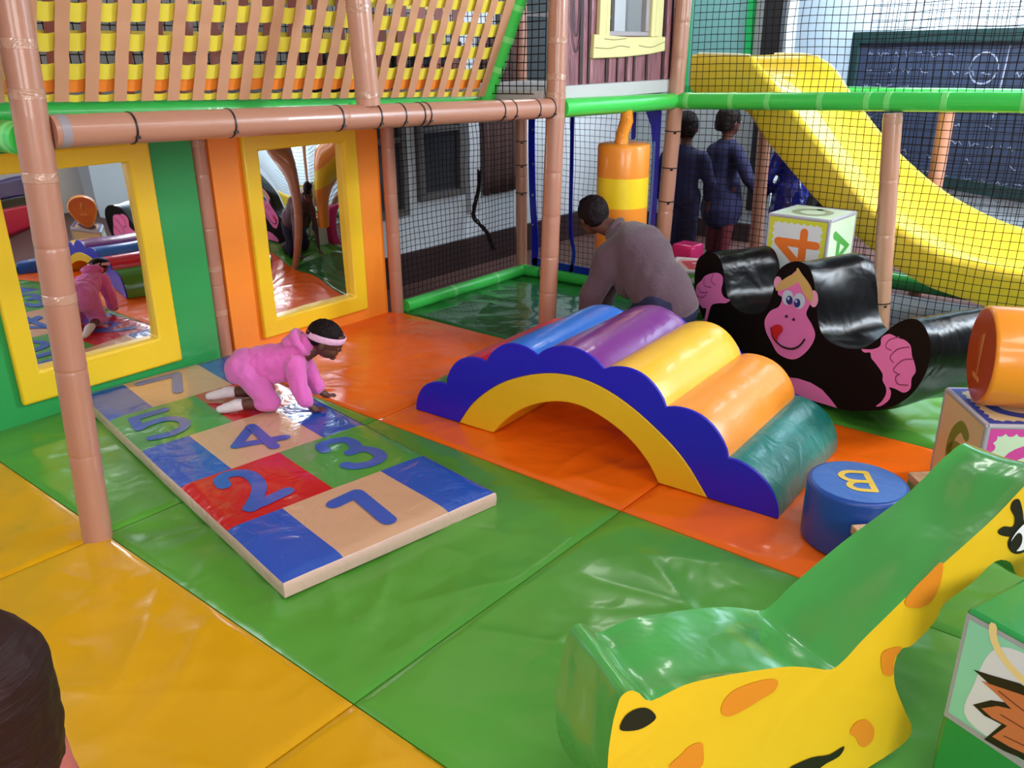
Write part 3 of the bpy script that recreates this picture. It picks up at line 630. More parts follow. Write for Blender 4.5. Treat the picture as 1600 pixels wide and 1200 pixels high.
# ------------------------------------------------------------------ hopscotch mat
HS_BLUE = vinyl('hop_blue', 34, 82, 178, rough=0.22, bump=0.5, bscale=8, coat=0.3)
HS_RED = vinyl('hop_red', 196, 20, 32, rough=0.22, bump=0.3, bscale=9, coat=0.45)
HS_GRN = vinyl('hop_green', 74, 150, 62, rough=0.22, bump=0.3, bscale=9, coat=0.45)
HS_TAN = vinyl('hop_tan', 208, 160, 126, rough=0.25, bump=0.3, bscale=9, coat=0.4)
HS_EDGE = vinyl('hop_edge', 212, 178, 162, rough=0.3, bump=0.4, bscale=14, coat=0.3)
HS_NUM = vinyl('hop_number', 46, 88, 178, rough=0.22, bump=0.2, bscale=9, coat=0.4)
Q = [Vector((-1.985, 1.262, 0)), Vector((-1.85, 2.118, 0)), Vector((-3.985, 2.382, 0)), Vector((-4.045, 1.60, 0))]
def hs(s, t, z=0.06):
    p = (Q[0] * (1 - t) + Q[1] * t) * (1 - s) + (Q[3] * (1 - t) + Q[2] * t) * s
    w = noise.noise(Vector((s * 5, t * 3, 1.0))) * 0.0022 + noise.noise(Vector((s * 11 + t * 5, t * 9, 4.0))) * 0.0016
    return p + Vector((0, 0, z + w))
hop = thing('hopscotch_mat', 'padded hopscotch mat with printed numbers that the baby crawls on', 'play mat', (-2.95, 1.85, 0.0))
tiles = {0: [(0, .25, 0), (.25, .75, 3), (.75, 1, 0)], 1: [(0, .5, 1), (.5, 1, 2)], 2: [(0, .25, 0), (.25, .75, 3), (.75, 1, 0)], 3: [(0, .5, 2), (.5, 1, 1)], 4: [(0, .25, 0), (.25, .75, 3), (.75, 1, 0)]}
NS, NT = 75, 32
V = []; F = []; MI = []
for i in range(NS + 1):
    for j in range(NT + 1):
        p = hs(i / NS, j / NT)
        e = min(i, NS - i, j, NT - j)
        p.z -= 0.008 if e == 0 else (0.0015 if e == 1 else 0)
        V.append(p)
for i in range(NS):
    for j in range(NT):
        a = i * (NT + 1) + j; F.append((a, a + NT + 1, a + NT + 2, a + 1))
        r = min(4, int((i + .5) / NS * 5)); t = (j + .5) / NT
        MI.append([m for (t0, t1, m) in tiles[r] if t0 <= t < t1][0])
g = G(); g.v = V; g.f = F; g.m = MI
obj('printed_cover', g, [HS_BLUE, HS_RED, HS_GRN, HS_TAN], hop, smooth=60)
rim = [(i, 0) for i in range(NS + 1)] + [(NS, j) for j in range(1, NT + 1)] + [(i, NT) for i in range(NS - 1, -1, -1)] + [(0, j) for j in range(NT - 1, 0, -1)]
V = []; F = []
cen = sum(Q, Vector()) / 4
for (i, j) in rim:
    p = hs(i / NS, j / NT); o_ = (p - cen); o_.z = 0; o_.normalize()
    V += [p + Vector((0, 0, -0.006)), p + o_ * 0.006 + Vector((0, 0, -0.012)), p + o_ * 0.008 + Vector((0, 0, -0.032)), Vector((p.x, p.y, 0.001)) + o_ * 0.004]
k = len(rim)
for i in range(k):
    for q in range(3):
        F.append((i * 4 + q, ((i + 1) % k) * 4 + q, ((i + 1) % k) * 4 + q + 1, i * 4 + q + 1))
g = G(); g.add(V, F); obj('edge_band', g, HS_EDGE, hop, smooth=50)
def hop_num(name, paths, w):
    g = G()
    for n_, P in enumerate(paths):
        # path in (t, s*2.5) so that strokes keep their width on the floor
        poly = stroke([(a * 0.86, b * 2.12) for a, b in P], w, 5)
        # fill as a strip so that it follows the cover
        flatp = [hs(y / 2.12, x / 0.86) + Vector((0, 0, 0.0022 + 0.0006 * n_)) for x, y in poly]
        g.add(flatp, [tuple(range(len(flatp)))])
    obj(name, g, HS_NUM, hop, smooth=0)
hop_num('printed_number', [[(.43, .150), (.548, .155)], [(.548, .155), (.522, .042)]], 0.062)
hop_num('printed_number', [spline([(.150, .345), (.165, .372), (.215, .380), (.270, .366), (.285, .335), (.262, .295), (.205, .262), (.150, .238)], 5) + [(.152, .235)], [(.150, .238), (.22, .240), (.335, .247)]], 0.058)
hop_num('printed_number', [spline([(.675, .345), (.69, .366), (.74, .372), (.81, .362), (.825, .335), (.80, .310), (.755, .303)], 5), spline([(.755, .303), (.82, .300), (.850, .272), (.83, .245), (.76, .236), (.69, .246), (.665, .262)], 5)], 0.054)
hop_num('printed_number', [[(.542, .548), (.375, .484)], [(.375, .484), (.605, .452)], [(.542, .548), (.512, .428)]], 0.05)
hop_num('printed_number', [[(.285, .765), (.105, .765)], [(.105, .765), (.085, .705)], spline([(.085, .705), (.15, .716), (.25, .710), (.30, .680), (.27, .645), (.18, .632), (.09, .640)], 5)], 0.05)
hop_num('printed_number', [[(.33, .962), (.57, .958)], [(.57, .958), (.456, .85)]], 0.055)
hop_num('printed_number', [spline([(.86, .765), (.74, .74), (.68, .69), (.70, .645), (.78, .632), (.85, .655), (.85, .695), (.76, .710), (.69, .690)], 5)], 0.05)

# ------------------------------------------------------------------ rainbow arch
AR_BLUE = vinyl('arch_blue', 22, 14, 184, rough=0.42, bump=0.08, coat=0.15)
AR_YEL = vinyl('arch_yellow', 228, 178, 24, rough=0.4, bump=0.08, coat=0.15)
arch = thing('rainbow_arch', 'scalloped rainbow arch tunnel with navy and yellow end face', 'play arch', (-1.86, 2.63, 0))
af = frame((-2.738, 2.574), (0.998, 0.061))
ctr = (0.87, -0.02)
cusp = [(0.0, 0.0), (.196, .176), (.43, .334), (.700, .418), (1.018, .425), (1.293, .330), (1.555, .190), (1.761, 0.0)]
def lobe(p, q, sag, k=14):
    p = Vector(p); q = Vector(q); c = (p + q) / 2; L = (q - p).length
    nrm = Vector((-(q - p).y, (q - p).x)).normalized()
    out = []
    for i in range(k + 1):
        t = i / k; h = 4 * sag * t * (1 - t)
        # circular-ish bulge
        h = sag * math.sin(PI * t) ** 0.75
        out.append(tuple(p + (q - p) * t + nrm * h))
    return out
sags = [.062, .066, .066, .066, .07, .07, .062]
DEP = 0.76
ymid = spline([(.264, 0), (.355, .125), (.501, .245), (.67, .325), (.829, .361), (.981, .353), (1.128, .303), (1.271, .220), (1.385, .129), (1.488, 0)], 5)
yin = spline([(.46, 0), (.533, .083), (.637, .166), (.768, .225), (.893, .243), (1.015, .217), (1.134, .161), (1.224, .083), (1.280, 0)], 5)
outer = []
for i in range(7):
    L = lobe(cusp[i], cusp[i + 1], sags[i]); outer += L if i == 0 else L[1:]
outer_in = []
for i in range(7):
    L = lobe(cusp[i], cusp[i + 1], sags[i] * .8); outer_in += L if i == 0 else L[1:]
outer_in = [(ctr[0] + (s - ctr[0]) * .985, max(0, z * .985)) for s, z in outer_in]
for d0, d1, OO in ((0.0, 0.012, outer), (DEP - 0.012, DEP, outer_in)):
    g = G(); g.prism(OO + list(reversed(ymid)), af, d0, d1); obj('scalloped_side', g, AR_BLUE, arch, bevel=0.004, smooth=40)
g = G(); g.prism(ymid + list(reversed(yin)), af, 0.0, DEP); obj('inner_arch', g, AR_YEL, arch, bevel=0.005, smooth=40)
RC = [vinyl('roll_green', 76, 150, 50, coat=0.4), vinyl('roll_red', 216, 30, 62, coat=0.4), vinyl('roll_blue', 44, 112, 208, rough=0.3, coat=0.35), vinyl('roll_purple', 122, 44, 132, rough=0.3, coat=0.35), vinyl('roll_yellow', 250, 190, 40, rough=0.34, coat=0.3), vinyl('roll_orange', 250, 152, 48, rough=0.34, coat=0.3), vinyl('roll_teal', 26, 120, 112, rough=0.35, bump=0.35, bscale=10, coat=0.3)]
for i in range(7):
    L = lobe(cusp[i], cusp[i + 1], sags[i] * 1.0)
    p, q = Vector(cusp[i]), Vector(cusp[i + 1])
    c = Vector(ctr)
    # inner edge sits on the yellow arch
    def onmid(v):
        return min(ymid, key=lambda m: abs(math.atan2(m[1] - ctr[1], m[0] - ctr[0]) - math.atan2(v.y - ctr[1], v.x - ctr[0])))
    P = L + [onmid(q), onmid(p)]
    if i in (0, 6):
        P = L + ([onmid(q), (.264, 0.0)] if i == 0 else [(1.488, 0.0), onmid(p)])
    g = G(); N = 18
    n = len(P)
    A = sum(P[k][0] * P[(k + 1) % n][1] - P[(k + 1) % n][0] * P[k][1] for k in range(n))
    V = []; F = []
    for r in range(N + 1):
        d = 0.0125 + (DEP - 0.026) * r / N
        for k_, (s, z) in enumerate(P):
            bulge = 1.0
            if k_ < len(L):
                t = k_ / (len(L) - 1)
                w = noise.noise(Vector((d * 9, i * 3.0, t * 2))) * 0.004 * math.sin(PI * t)
                dirv = (Vector((s, z)) - c).normalized()
                edge = min(r, N - r)
                w += -0.003 * (1 if r == 0 else (3 if r == N else 0))
                s2, z2 = s + dirv.x * w, max(0.0, z + dirv.y * w)
            else: s2, z2 = s, z
            V.append(af(s2, d, z2))
    for r in range(N):
        for k_ in range(n):
            F.append((r * n + k_, r * n + (k_ + 1) % n, (r + 1) * n + (k_ + 1) % n, (r + 1) * n + k_))
    F.append(tuple(range(n))); F.append(tuple(reversed(range(N * n, N * n + n))))
    g.add(V, F); obj('roll', g, RC[i], arch, smooth=50, label=('green', 'red', 'blue', 'purple', 'yellow', 'orange', 'teal')[i] + ' padded roll')

# ------------------------------------------------------------------ monkey rocker
mk = DATA['monkey']
mf = frame(mk['a'], mk['e'])
BLK = mat('black_vinyl', rgb(12, 10, 12), 0.26, 0.0, 0.8, 3.5, spec=0.16)
BLKF = mat('black_face', rgb(14, 8, 11), 0.6, spec=0.15)
PINK = mat('print_pink', rgb(236, 128, 198), 0.5, var=0.08, spec=0.2)
PINKL = mat('print_pink_pale', rgb(240, 170, 205), 0.5)
PINKD = mat('print_pink_line', rgb(150, 54, 110), 0.5)
HAIRT = mat('print_blond', rgb(216, 184, 112), 0.5, var=0.12)
PWHITE = mat('print_white', rgb(200, 222, 240), 0.5); PIRIS = mat('print_iris', rgb(24, 44, 130), 0.4); PBLK = mat('print_black', rgb(24, 14, 20), 0.5); PRED = mat('print_red', rgb(206, 26, 38), 0.5)
monkey = thing('monkey_rocker', 'black vinyl monkey shaped rocker with pink printed face and hands', 'rocking toy', tuple(mf(-0.1, 0.18, 0)))
zmin = min(p[1] for p in mk['out'])
mout = spline([(p[0], max(0.0, p[1]) if p[1] < 0.03 else p[1]) for p in mk['out']], 4, closed=True)
mout = [(s, max(z, 0.0)) for s, z in mout]
MD = 0.37
N = 14; n = len(mout); V = []; F = []; MI = []
for r in range(N + 1):
    d = MD * r / N
    for (s, z) in mout:
        e = min(r, N - r)
        w = noise.noise(Vector((s * 6, z * 6, d * 5))) * 0.020 * (1 if e > 0 else 0) + (-0.006 if (e > 0) else 0) * math.sin(PI * r / N)
        V.append(mf(s, d, max(0.0, z + w * (1 if z > 0.05 else 0))))
for r in range(N):
    for k in range(n): F.append((r * n + k, r * n + (k + 1) % n, (r + 1) * n + (k + 1) % n, (r + 1) * n + k))
g = G(); g.add(V, F); g.add(V[:n], [tuple(range(n))], 1); g.add(V[N * n:], [tuple(reversed(range(n)))], 1)
obj('padded_body', g, [BLK, BLKF], monkey, smooth=50)
def prints(name, items, mats_, parent, fn, d0=-0.0015, step=0.0006, label=None):
    g = G()
    for i, (poly, mi) in enumerate(items): flat(g, poly, fn, d0 - step * i, mi)
    return obj(name, g, mats_, parent, smooth=0, label=label)
S = lambda P, k=4: spline(P, k, closed=True)
MM = [PINK, PINKL, PINKD, HAIRT, PWHITE, PIRIS, PBLK, PRED]
prints('printed_face', [(mk['el'], 1), (mk['er'], 1), (S(mk['face']), 0), (S(mk['hl'], 3), 3), (S(mk['hr'], 3), 3), (mk['wl'], 4), (mk['wr'], 4), (mk['il'], 5), (mk['ir'], 5), (mk['gl'], 4), (mk['gr'], 4), (mk['n1'], 6), (mk['n2'], 6),
    (stroke(spline(mk['smile'], 5), 0.010, 4), 6), (S(mk['tongue'], 3), 7)], MM, monkey, mf, label='pink cartoon face with tongue out')
prints('printed_hand', [(S(mk['lh'], 3), 0)] + [(stroke(spline(P, 5), 0.005, 3), 2) for P in mk['ll']], MM, monkey, mf, label='pink printed hand')
prints('printed_hand', [(S(mk['rh'], 3), 0)] + [(stroke(spline(P, 5), 0.005, 3), 2) for P in mk['rl']], MM, monkey, mf, label='pink printed hand')
prints('printed_belly', [([(s, max(z, 0.012)) for s, z in mk['belly']], 0)], MM, monkey, mf)

# ------------------------------------------------------------------ giraffe rocker
gi = DATA['giraffe']
gf = frame(gi['a'], gi['e'])
GI_G = vinyl('giraffe_green', 72, 158, 72, rough=0.25, bump=0.35, bscale=5, coat=0.45)
GI_Y = vinyl('giraffe_yellow', 234, 192, 34, rough=0.4, bump=0.3, bscale=4, coat=0.12)
SPOT = mat('print_spot', rgb(226, 138, 34), 0.45); GBLK = mat('print_ink', rgb(26, 16, 12), 0.5)
giraffe = thing('giraffe_rocker', 'green and yellow giraffe shaped rocker in the right foreground', 'rocking toy', tuple(gf(-0.1, 0.12, 0)))
near = [tuple(p) for p in gi['near']]
head = [(.468, .706), (.497, .722), (.53, .722), (.585, .69), (.64, .63), (.685, .555), (.70, .49), (.675, .44), (.62, .415), (.55, .415), (.49, .44), (.455, .485)]
low = [tuple(p) for p in gi['near2']]
low = [(s, z) for s, z in low[1:] if z > 0.05]
base = [(.20, .035), (.05, .004), (-.12, .0), (-.30, .004), (-.46, .035), (-.555, .10), (-.60, .20), (-.612, .33), (-.606, .42)]
gnear = near + head + low + base
# the far outline is the same shape, sagging a little and slimmer
def farpt(p):
    s, z = p
    k = max(0.0, min(1.0, (z - 0.1) / 0.5))
    return (s + 0.030 * k, max(0.0, z - 0.028 * k - 0.03 * max(0.0, min(1, s / 0.4)) * k))
gn = spline(gnear, 3, closed=True); gn = [(s, max(0, z)) for s, z in gn]
gfar = [farpt(p) for p in gn]
GD = 0.24; N = 12; n = len(gn); V = []; F = []
for r in range(N + 1):
    t = r / N
    for k in range(n):
        s = gn[k][0] * (1 - t) + gfar[k][0] * t; z = gn[k][1] * (1 - t) + gfar[k][1] * t
        e = min(r, N - r)
        w = (noise.noise(Vector((s * 7, z * 7, t * 2.2))) * 0.012 - 0.010 * math.sin(PI * t)) if e > 0 and z > 0.05 else 0
        # move along the local outline normal
        a = gn[k - 1]; b = gn[(k + 1) % n]
        nx, nz = (b[1] - a[1]), -(b[0] - a[0]); l = math.hypot(nx, nz) or 1
        V.append(gf(s - nx / l * w, GD * t, max(0, z - nz / l * w)))
for r in range(N):
    for k in range(n): F.append((r * n + k, r * n + (k + 1) % n, (r + 1) * n + (k + 1) % n, (r + 1) * n + k))
g = G(); g.add(V, F); obj('green_cover', g, GI_G, giraffe, smooth=70)
g = G(); g.add([V[k] for k in range(n)], [tuple(range(n))]); 
bm_near = obj('side_panel', g, GI_Y, giraffe, smooth=0)
g = G(); g.add([V[N * n + k] for k in range(n)], [tuple(reversed(range(n)))]); obj('side_panel', g, GI_Y, giraffe, smooth=0)
GM = [SPOT, GBLK, mat('print_eye_white', rgb(236, 240, 246), 0.4)]
for k_, lab in (('s1', None), ('s2', None), ('s3', None), ('s4', None), ('s5', None)):
    prints('printed_spot', [(S([(a, max(.012, b)) for a, b in gi[k_]]), 0)], GM, giraffe, gf, d0=-0.002)
prints('printed_eye', [(S([(.425, .548), (.45, .585), (.49, .60), (.52, .58), (.525, .54), (.50, .505), (.455, .51)]), 1), (S([(.435, .548), (.455, .578), (.488, .59), (.512, .573), (.516, .54), (.495, .513), (.458, .517)]), 2), (S([(.432, .54), (.45, .565), (.468, .556), (.474, .532), (.462, .516), (.445, .518)]), 1)], GM, giraffe, gf, d0=-0.002)
prints('printed_lashes', [(S(gi['lash']), 1)], GM, giraffe, gf, d0=-0.002)
prints('printed_hoof', [(S(gi['h1'], 3), 1)], GM, giraffe, gf, d0=-0.002)
prints('printed_line', [(S(gi['h2'], 3), 1)], GM, giraffe, gf, d0=-0.002)

# ------------------------------------------------------------------ soft cubes
CW = vinyl('cube_white', 226, 230, 236, rough=0.35, bump=0.1, coat=0.15)
CC = vinyl('cube_cream', 226, 204, 160, rough=0.4, bump=0.1, coat=0.1)
CMINT = vinyl('cube_mint', 214, 236, 208, rough=0.4, bump=0.1, coat=0.1)
CPIPE = vinyl('cube_piping', 176, 172, 186, rough=0.4, bump=0.1)
INK = {k: mat('ink_' + k, rgb(*c), 0.45) for k, c in dict(orange=(240, 122, 44), green=(104, 178, 70), olive=(126, 146, 56), pink=(222, 70, 170), blue=(40, 70, 168), red=(206, 56, 76), yellow=(214, 216, 60), darkgreen=(60, 150, 90), greyolive=(150, 158, 120), white=(238, 240, 244), leaf=(70, 160, 70)).items()}
def face_frame(o, u, v):
    o, u, v = Vector(o), Vector(u).normalized(), Vector(v).normalized(); n = u.cross(v)
    return lambda s, d, z: o + u * s + v * z + n * d
def scallop(S_, m=0.035, k=8, amp=0.012):
    """closed inner outline of a scalloped border on a square of side S_"""
    P = []
    L = S_ - 2 * m
    cs = [(m, m), (S_ - m, m), (S_ - m, S_ - m), (m, S_ - m)]
    for i in range(4):
        a, b = Vector(cs[i]), Vector(cs[(i + 1) % 4]); nn = Vector((-(b - a).y, (b - a).x)).normalized()
        for j in range(k * 4):
            t = j / (k * 4)
            P.append(tuple(a + (b - a) * t + nn * amp * abs(math.sin(PI * k * t)) ** 0.6))
    return P
def ring_poly(g, outer_sq, inner, fn, d, mi):
    # fan the border as quads between matching parameters
    n = len(inner); S_ = outer_sq
    def on_sq(i):
        q = i / n * 4; sidx = int(q) % 4; t = q - int(q)
        c = [(0.012, 0.012), (S_ - 0.012, 0.012), (S_ - 0.012, S_ - 0.012), (0.012, S_ - 0.012)]
        a, b = c[sidx], c[(sidx + 1) % 4]
        return (a[0] + (b[0] - a[0]) * t, a[1] + (b[1] - a[1]) * t)
    V = [fn(*(lambda p: (p[0], d, p[1]))(on_sq(i))) for i in range(n)] + [fn(p[0], d, p[1]) for p in inner]
    g.add(V, [(i, (i + 1) % n, n + (i + 1) % n, n + i) for i in range(n)], mi)
GLY = {
 '4': [[(.64, .0), (.64, .95)], [(.64, .95), (.08, .32)], [(.08, .32), (.92, .32)]],
 '4r': [[(.62, .05), (.62, .88), (.2, .34), (.9, .34)]],
 '6': [spline([(.72, .84), (.52, .9), (.32, .7), (.25, .42), (.32, .18), (.52, .1), (.72, .2), (.75, .38), (.6, .52), (.42, .5), (.28, .38)], 5)],
 'A': [[(.12, .08), (.5, .9), (.88, .08)], [(.28, .36), (.72, .36)]],
 'B': [[(.25, .1), (.25, .9)], spline([(.25, .9), (.6, .88), (.74, .72), (.6, .54), (.25, .52)], 5), spline([(.25, .52), (.66, .5), (.82, .3), (.66, .11), (.25, .1)], 5)],
 'O': [spline([(.5, .9), (.2, .75), (.12, .5), (.2, .25), (.5, .1), (.8, .25), (.88, .5), (.8, .75), (.5, .9)], 4)],
 'P': [[(.25, .1), (.25, .9)], spline([(.25, .9), (.62, .88), (.76, .70), (.62, .5), (.25, .48)], 5)],
 'E': [[(.75, .88), (.25, .88), (.25, .12), (.75, .12)], [(.25, .5), (.65, .5)]],
 '3': [spline([(.22, .8), (.5, .9), (.74, .74), (.5, .53)], 5), spline([(.5, .53), (.8, .38), (.72, .14), (.45, .08), (.2, .2)], 5)],
}
def rot2(p, a):
    x, y = p[0] - .5, p[1] - .5; c, s = math.cos(a), math.sin(a)
    return (.5 + c * x - s * y, .5 + s * x + c * y)
def soft_cube(label, A, rz, side, z0, faces, base=CW, group='padded alphabet cubes', pipe=CPIPE):
    """faces: dict +x/-x/+y/-y/+z -> (ground, border ink, glyph, glyph ink, turn)"""
    t = thing('alphabet_cube', label, 'soft cube', (A[0], A[1], z0), group)
    c = Vector((A[0], A[1], z0 + side / 2)); Rz = Matrix.Rotation(rz, 3, 'Z'); h = side / 2
    g = G(); g.box(c, (side, side, side), rot=Rz); obj('foam_body', g, base, t, bevel=0.012, seg=3, smooth=40)
    g = G()
    cr = [(sx * h, sy * h) for sx, sy in ((-1, -1), (1, -1), (1, 1), (-1, 1))]
    for zz in (-h, h):
        for i in range(4):
            a, b = cr[i], cr[(i + 1) % 4]
            g.tube([c + Rz @ Vector((a[0] * .965, a[1] * .965, zz * .965)), c + Rz @ Vector((b[0] * .965, b[1] * .965, zz * .965))], 0.011, 8)
    for a in cr: g.tube([c + Rz @ Vector((a[0] * .965, a[1] * .965, -h * .965)), c + Rz @ Vector((a[0] * .965, a[1] * .965, h * .965))], 0.011, 8)
    obj('piping', g, pipe, t, smooth=60)
    X, Y, Z = Rz @ Vector((1, 0, 0)), Rz @ Vector((0, 1, 0)), Vector((0, 0, 1))
    fr = {'-y': (-X * h - Y * h - Z * h, X, Z), '+y': (X * h + Y * h - Z * h, -X, Z), '+x': (X * h - Y * h - Z * h, Y, Z), '-x': (-X * h + Y * h - Z * h, -Y, Z), '+z': (-X * h - Y * h + Z * h, X, Y)}
    for k_, (gm, bi, gl, gi_, turn) in faces.items():
        o, u, v = fr[k_]; fn = face_frame(c + o, u, v)
        g = G(); m = 0.014
        flat(g, [(m, m), (side - m, m), (side - m, side - m), (m, side - m)], fn, 0.0015, 0)
        ms = [gm]
        if bi is not None:
            ms.append(bi); ring_poly(g, side, scallop(side, 0.03 if gl != 'plain' else 0.02), fn, 0.0021, 1)
        if gl in GLY:
            ms.append(gi_); mi = len(ms) - 1
            for i, P in enumerate(GLY[gl]):
                poly = [(side * (.17 + .66 * q[0]), side * (.17 + .66 * q[1])) for q in (rot2(p, turn) for p in P)]
                flat(g, stroke(poly, side * 0.125, 5), fn, 0.0025 + 0.0003 * i, mi)
        obj('printed_side', g, ms, t, smooth=0)
    return t
# cube carrying the orange roll
rz6 = math.atan2(0.587, 0.81)
s6 = 0.356
A6 = Vector((-0.664, 3.444, 0)); B6 = Vector((-0.455, 3.156, 0)); e6 = (B6 - A6).normalized(); f6 = Vector((-e6.y, e6.x, 0))
c6 = A6 + e6 * s6 / 2 + f6 * s6 / 2
soft_cube('cube with a pink scalloped side and olive 6, under the orange roll', (c6.x, c6.y), math.atan2(f6.y, f6.x), s6, 0.0,
          {'-x': (CC, INK['olive'] if False else None, '6', INK['olive'], 0), '-y': (CMINT, INK['pink'], 'O', INK['pink'], 0), '+z': (CC, INK['blue'], 'O', INK['blue'], 0)})
# stacked pair behind the monkey
A4 = Vector((-1.925, 4.572)); e4 = Vector((.35, -.017)).normalized(); f4 = Vector((-e4.y, e4.x))
s4 = 0.352; c4 = A4 + e4 * s4 / 2 + f4 * s4 * 0.46
r4 = math.atan2(e4.y, e4.x)
soft_cube('white cube with an orange 4 standing behind the monkey head', (c4.x, c4.y), r4, s4, 0.385,
          {'-y': (CW, INK['yellow'], '4', INK['orange'], PI / 2), '+x': (CMINT, None, 'A', INK['leaf'], -PI / 2), '+z': (CMINT, None, 'O', INK['greyolive'], 0)})
soft_cube('cube hidden low behind the monkey, carrying the orange 4 cube', (c4.x + 0.01, c4.y + 0.02), r4 + 0.05, 0.38, 0.0, {'-y': (CW, INK['green'], None, None, 0), '-x': (CC, None, 'B', INK['blue'], 0)})
# cube between the bending person and the monkey
soft_cube('pale cube with a red letter on top, between the kneeling person and the monkey', (-2.38, 4.66), 0.31, 0.355, 0.0,
          {'-y': (CMINT, INK['green'], 'E', INK['leaf'], 0), '+z': (vinyl('cube_blush', 236, 206, 206), INK['white'], 'E', INK['red'], 0.4), '+x': (CMINT, INK['green'], None, None, 0)})
# magenta block behind the person
g = G(); g.box((-2.60, 4.92, 0.21), (0.16, 0.16, 0.42)); o = obj('padded_block', g, vinyl('magenta_vinyl', 208, 30, 110), bevel=0.02, seg=3)
tag(o, 'small magenta padded block peeking out at the foot of the tied post', 'soft block')

# foreground cube with a painted picture
fc = Vector((-0.215, 1.717, 0)); fe = Vector((.94, -.33, 0)).normalized(); fn_ = Vector((.33, .94, 0)).normalized()
FS = 0.44; FH = 0.52
pc = thing('picture_cube', 'green soft cube with a worn painted picture panel, bottom right corner', 'soft cube', tuple(fc + fe * FS / 2 + fn_ * FS / 2))
g = G(); g.box(fc + fe * FS / 2 + fn_ * FS * .4 + Vector((0, 0, FH / 2)), (FS, FS * .8, FH), rz=math.atan2(fe.y, fe.x)); obj('foam_body', g, vinyl('cube_green', 40, 142, 66, rough=0.3, coat=0.3), pc, bevel=0.01, seg=3)
ff = frame(tuple(fc), (fe.x, fe.y))
PT = vinyl('picture_teal', 134, 206, 172, rough=0.5, bump=0.05, coat=0.05, var=0.15); PWH = vinyl('picture_white', 214, 216, 222, rough=0.5, bump=0.05, coat=0.05)
WORN = mat('worn_edge', rgb(156, 158, 160), 0.7, var=0.2); PBR = mat('print_brown', rgb(196, 112, 66), 0.5); PSUN = mat('print_sun', rgb(232, 206, 140), 0.5); PBRD = mat('print_brown_line', rgb(112, 52, 34), 0.5)
leaf = [(0.063, 0.381), (0.095, 0.39), (0.143, 0.405), (0.25, 0.40), (0.34, 0.36), (0.35, 0.32), (0.25, 0.285), (0.17, 0.280), (0.145, 0.274), (0.109, 0.271), (0.131, 0.317), (0.100, 0.313), (0.076, 0.319), (0.104, 0.347), (0.131, 0.360), (0.098, 0.372)]
cx_, cz_ = 0.2, 0.335
leaf_o = [(cx_ + (s - cx_) * 1.13 - 0.002, cz_ + (z - cz_) * 1.30) for s, z in leaf]
g = G()
flat(g, [(0.004, .243), (FS - 0.004, .243), (FS - 0.004, .512), (0.004, .512)], ff, -0.0015, 2)
flat(g, [(0.012, .258), (FS - 0.012, .262), (FS - 0.012, .503), (0.012, .500)], ff, -0.0021, 0)
flat(g, S([(0.055, .27), (.05, .36), (.075, .47), (.16, .497), (.36, .497), (.425, .40), (.41, .275), (.2, .268)], 5), ff, -0.0027, 1)
ringo = [(0.20 + 0.14 * math.cos(a * PI / 18), .515 + 0.088 * math.sin(a * PI / 18)) for a in range(18, 37)]
flat(g, stroke(ringo, 0.016, 3), ff, -0.0032, 3)
flat(g, leaf_o, ff, -0.0037, 5); flat(g, leaf, ff, -0.0042, 4)
for P in ([(.10, .382), (.16, .372), (.22, .37)], [(.115, .333), (.17, .335), (.23, .34)], [(.13, .29), (.18, .30), (.24, .31)]): flat(g, stroke(spline(P, 4), 0.003, 3), ff, -0.0046, 6)
obj('painted_panel', g, [PT, PWH, WORN, PSUN, PBR, GBLK, PBRD], pc, smooth=0)

# ------------------------------------------------------------------ drum, roll, wooden blocks, punch bag
def cyl_verts(g, c0, c1, r, n=40, mi=0, round_=0.012):
    c0, c1 = Vector(c0), Vector(c1); t = (c1 - c0).normalized()
    g.tube([c0, c0 + t * round_ * .3, c0 + t * round_, c1 - t * round_, c1 - t * round_ * .3, c1], [r - round_, r - round_ * .3, r, r, r - round_ * .3, r - round_], n, mi)
drum = thing('padded_drum', 'round blue padded drum with a yellow B on top', 'soft drum', (-0.735, 2.72, 0))
dc = Vector((-0.735, 2.72, 0))
g = G(); cyl_verts(g, dc, dc + Vector((0, 0, .222)), 0.165); obj('foam_body', g, vinyl('drum_blue', 26, 74, 164, rough=0.4, coat=0.15), drum, smooth=50)
g = G(); k = 40; g.add([dc + Vector((0.150 * math.cos(2 * PI * i / k), 0.150 * math.sin(2 * PI * i / k), .2235)) for i in range(k)], [tuple(range(k))]); obj('top_disc', g, vinyl('drum_top', 62, 110, 190, rough=0.45, bump=0.2, bscale=14, coat=0.1), drum, smooth=0)
g = G()
du = Vector((-.85, -.53, 0)); dv = Vector((.53, -.85, 0))
for i, P in enumerate(GLY['B']):
    poly = stroke([((p[0] - .5) * 0.155, (p[1] - .5) * .165) for p in P], 0.021, 5)
    g.add([dc + du * x * 1.0 + dv * y + Vector((0, 0, .2245 + .0004 * i)) for x, y in poly], [tuple(range(len(poly)))])
obj('printed_letter', g, mat('ink_letter_yellow', rgb(232, 196, 66), 0.45), drum, smooth=0)

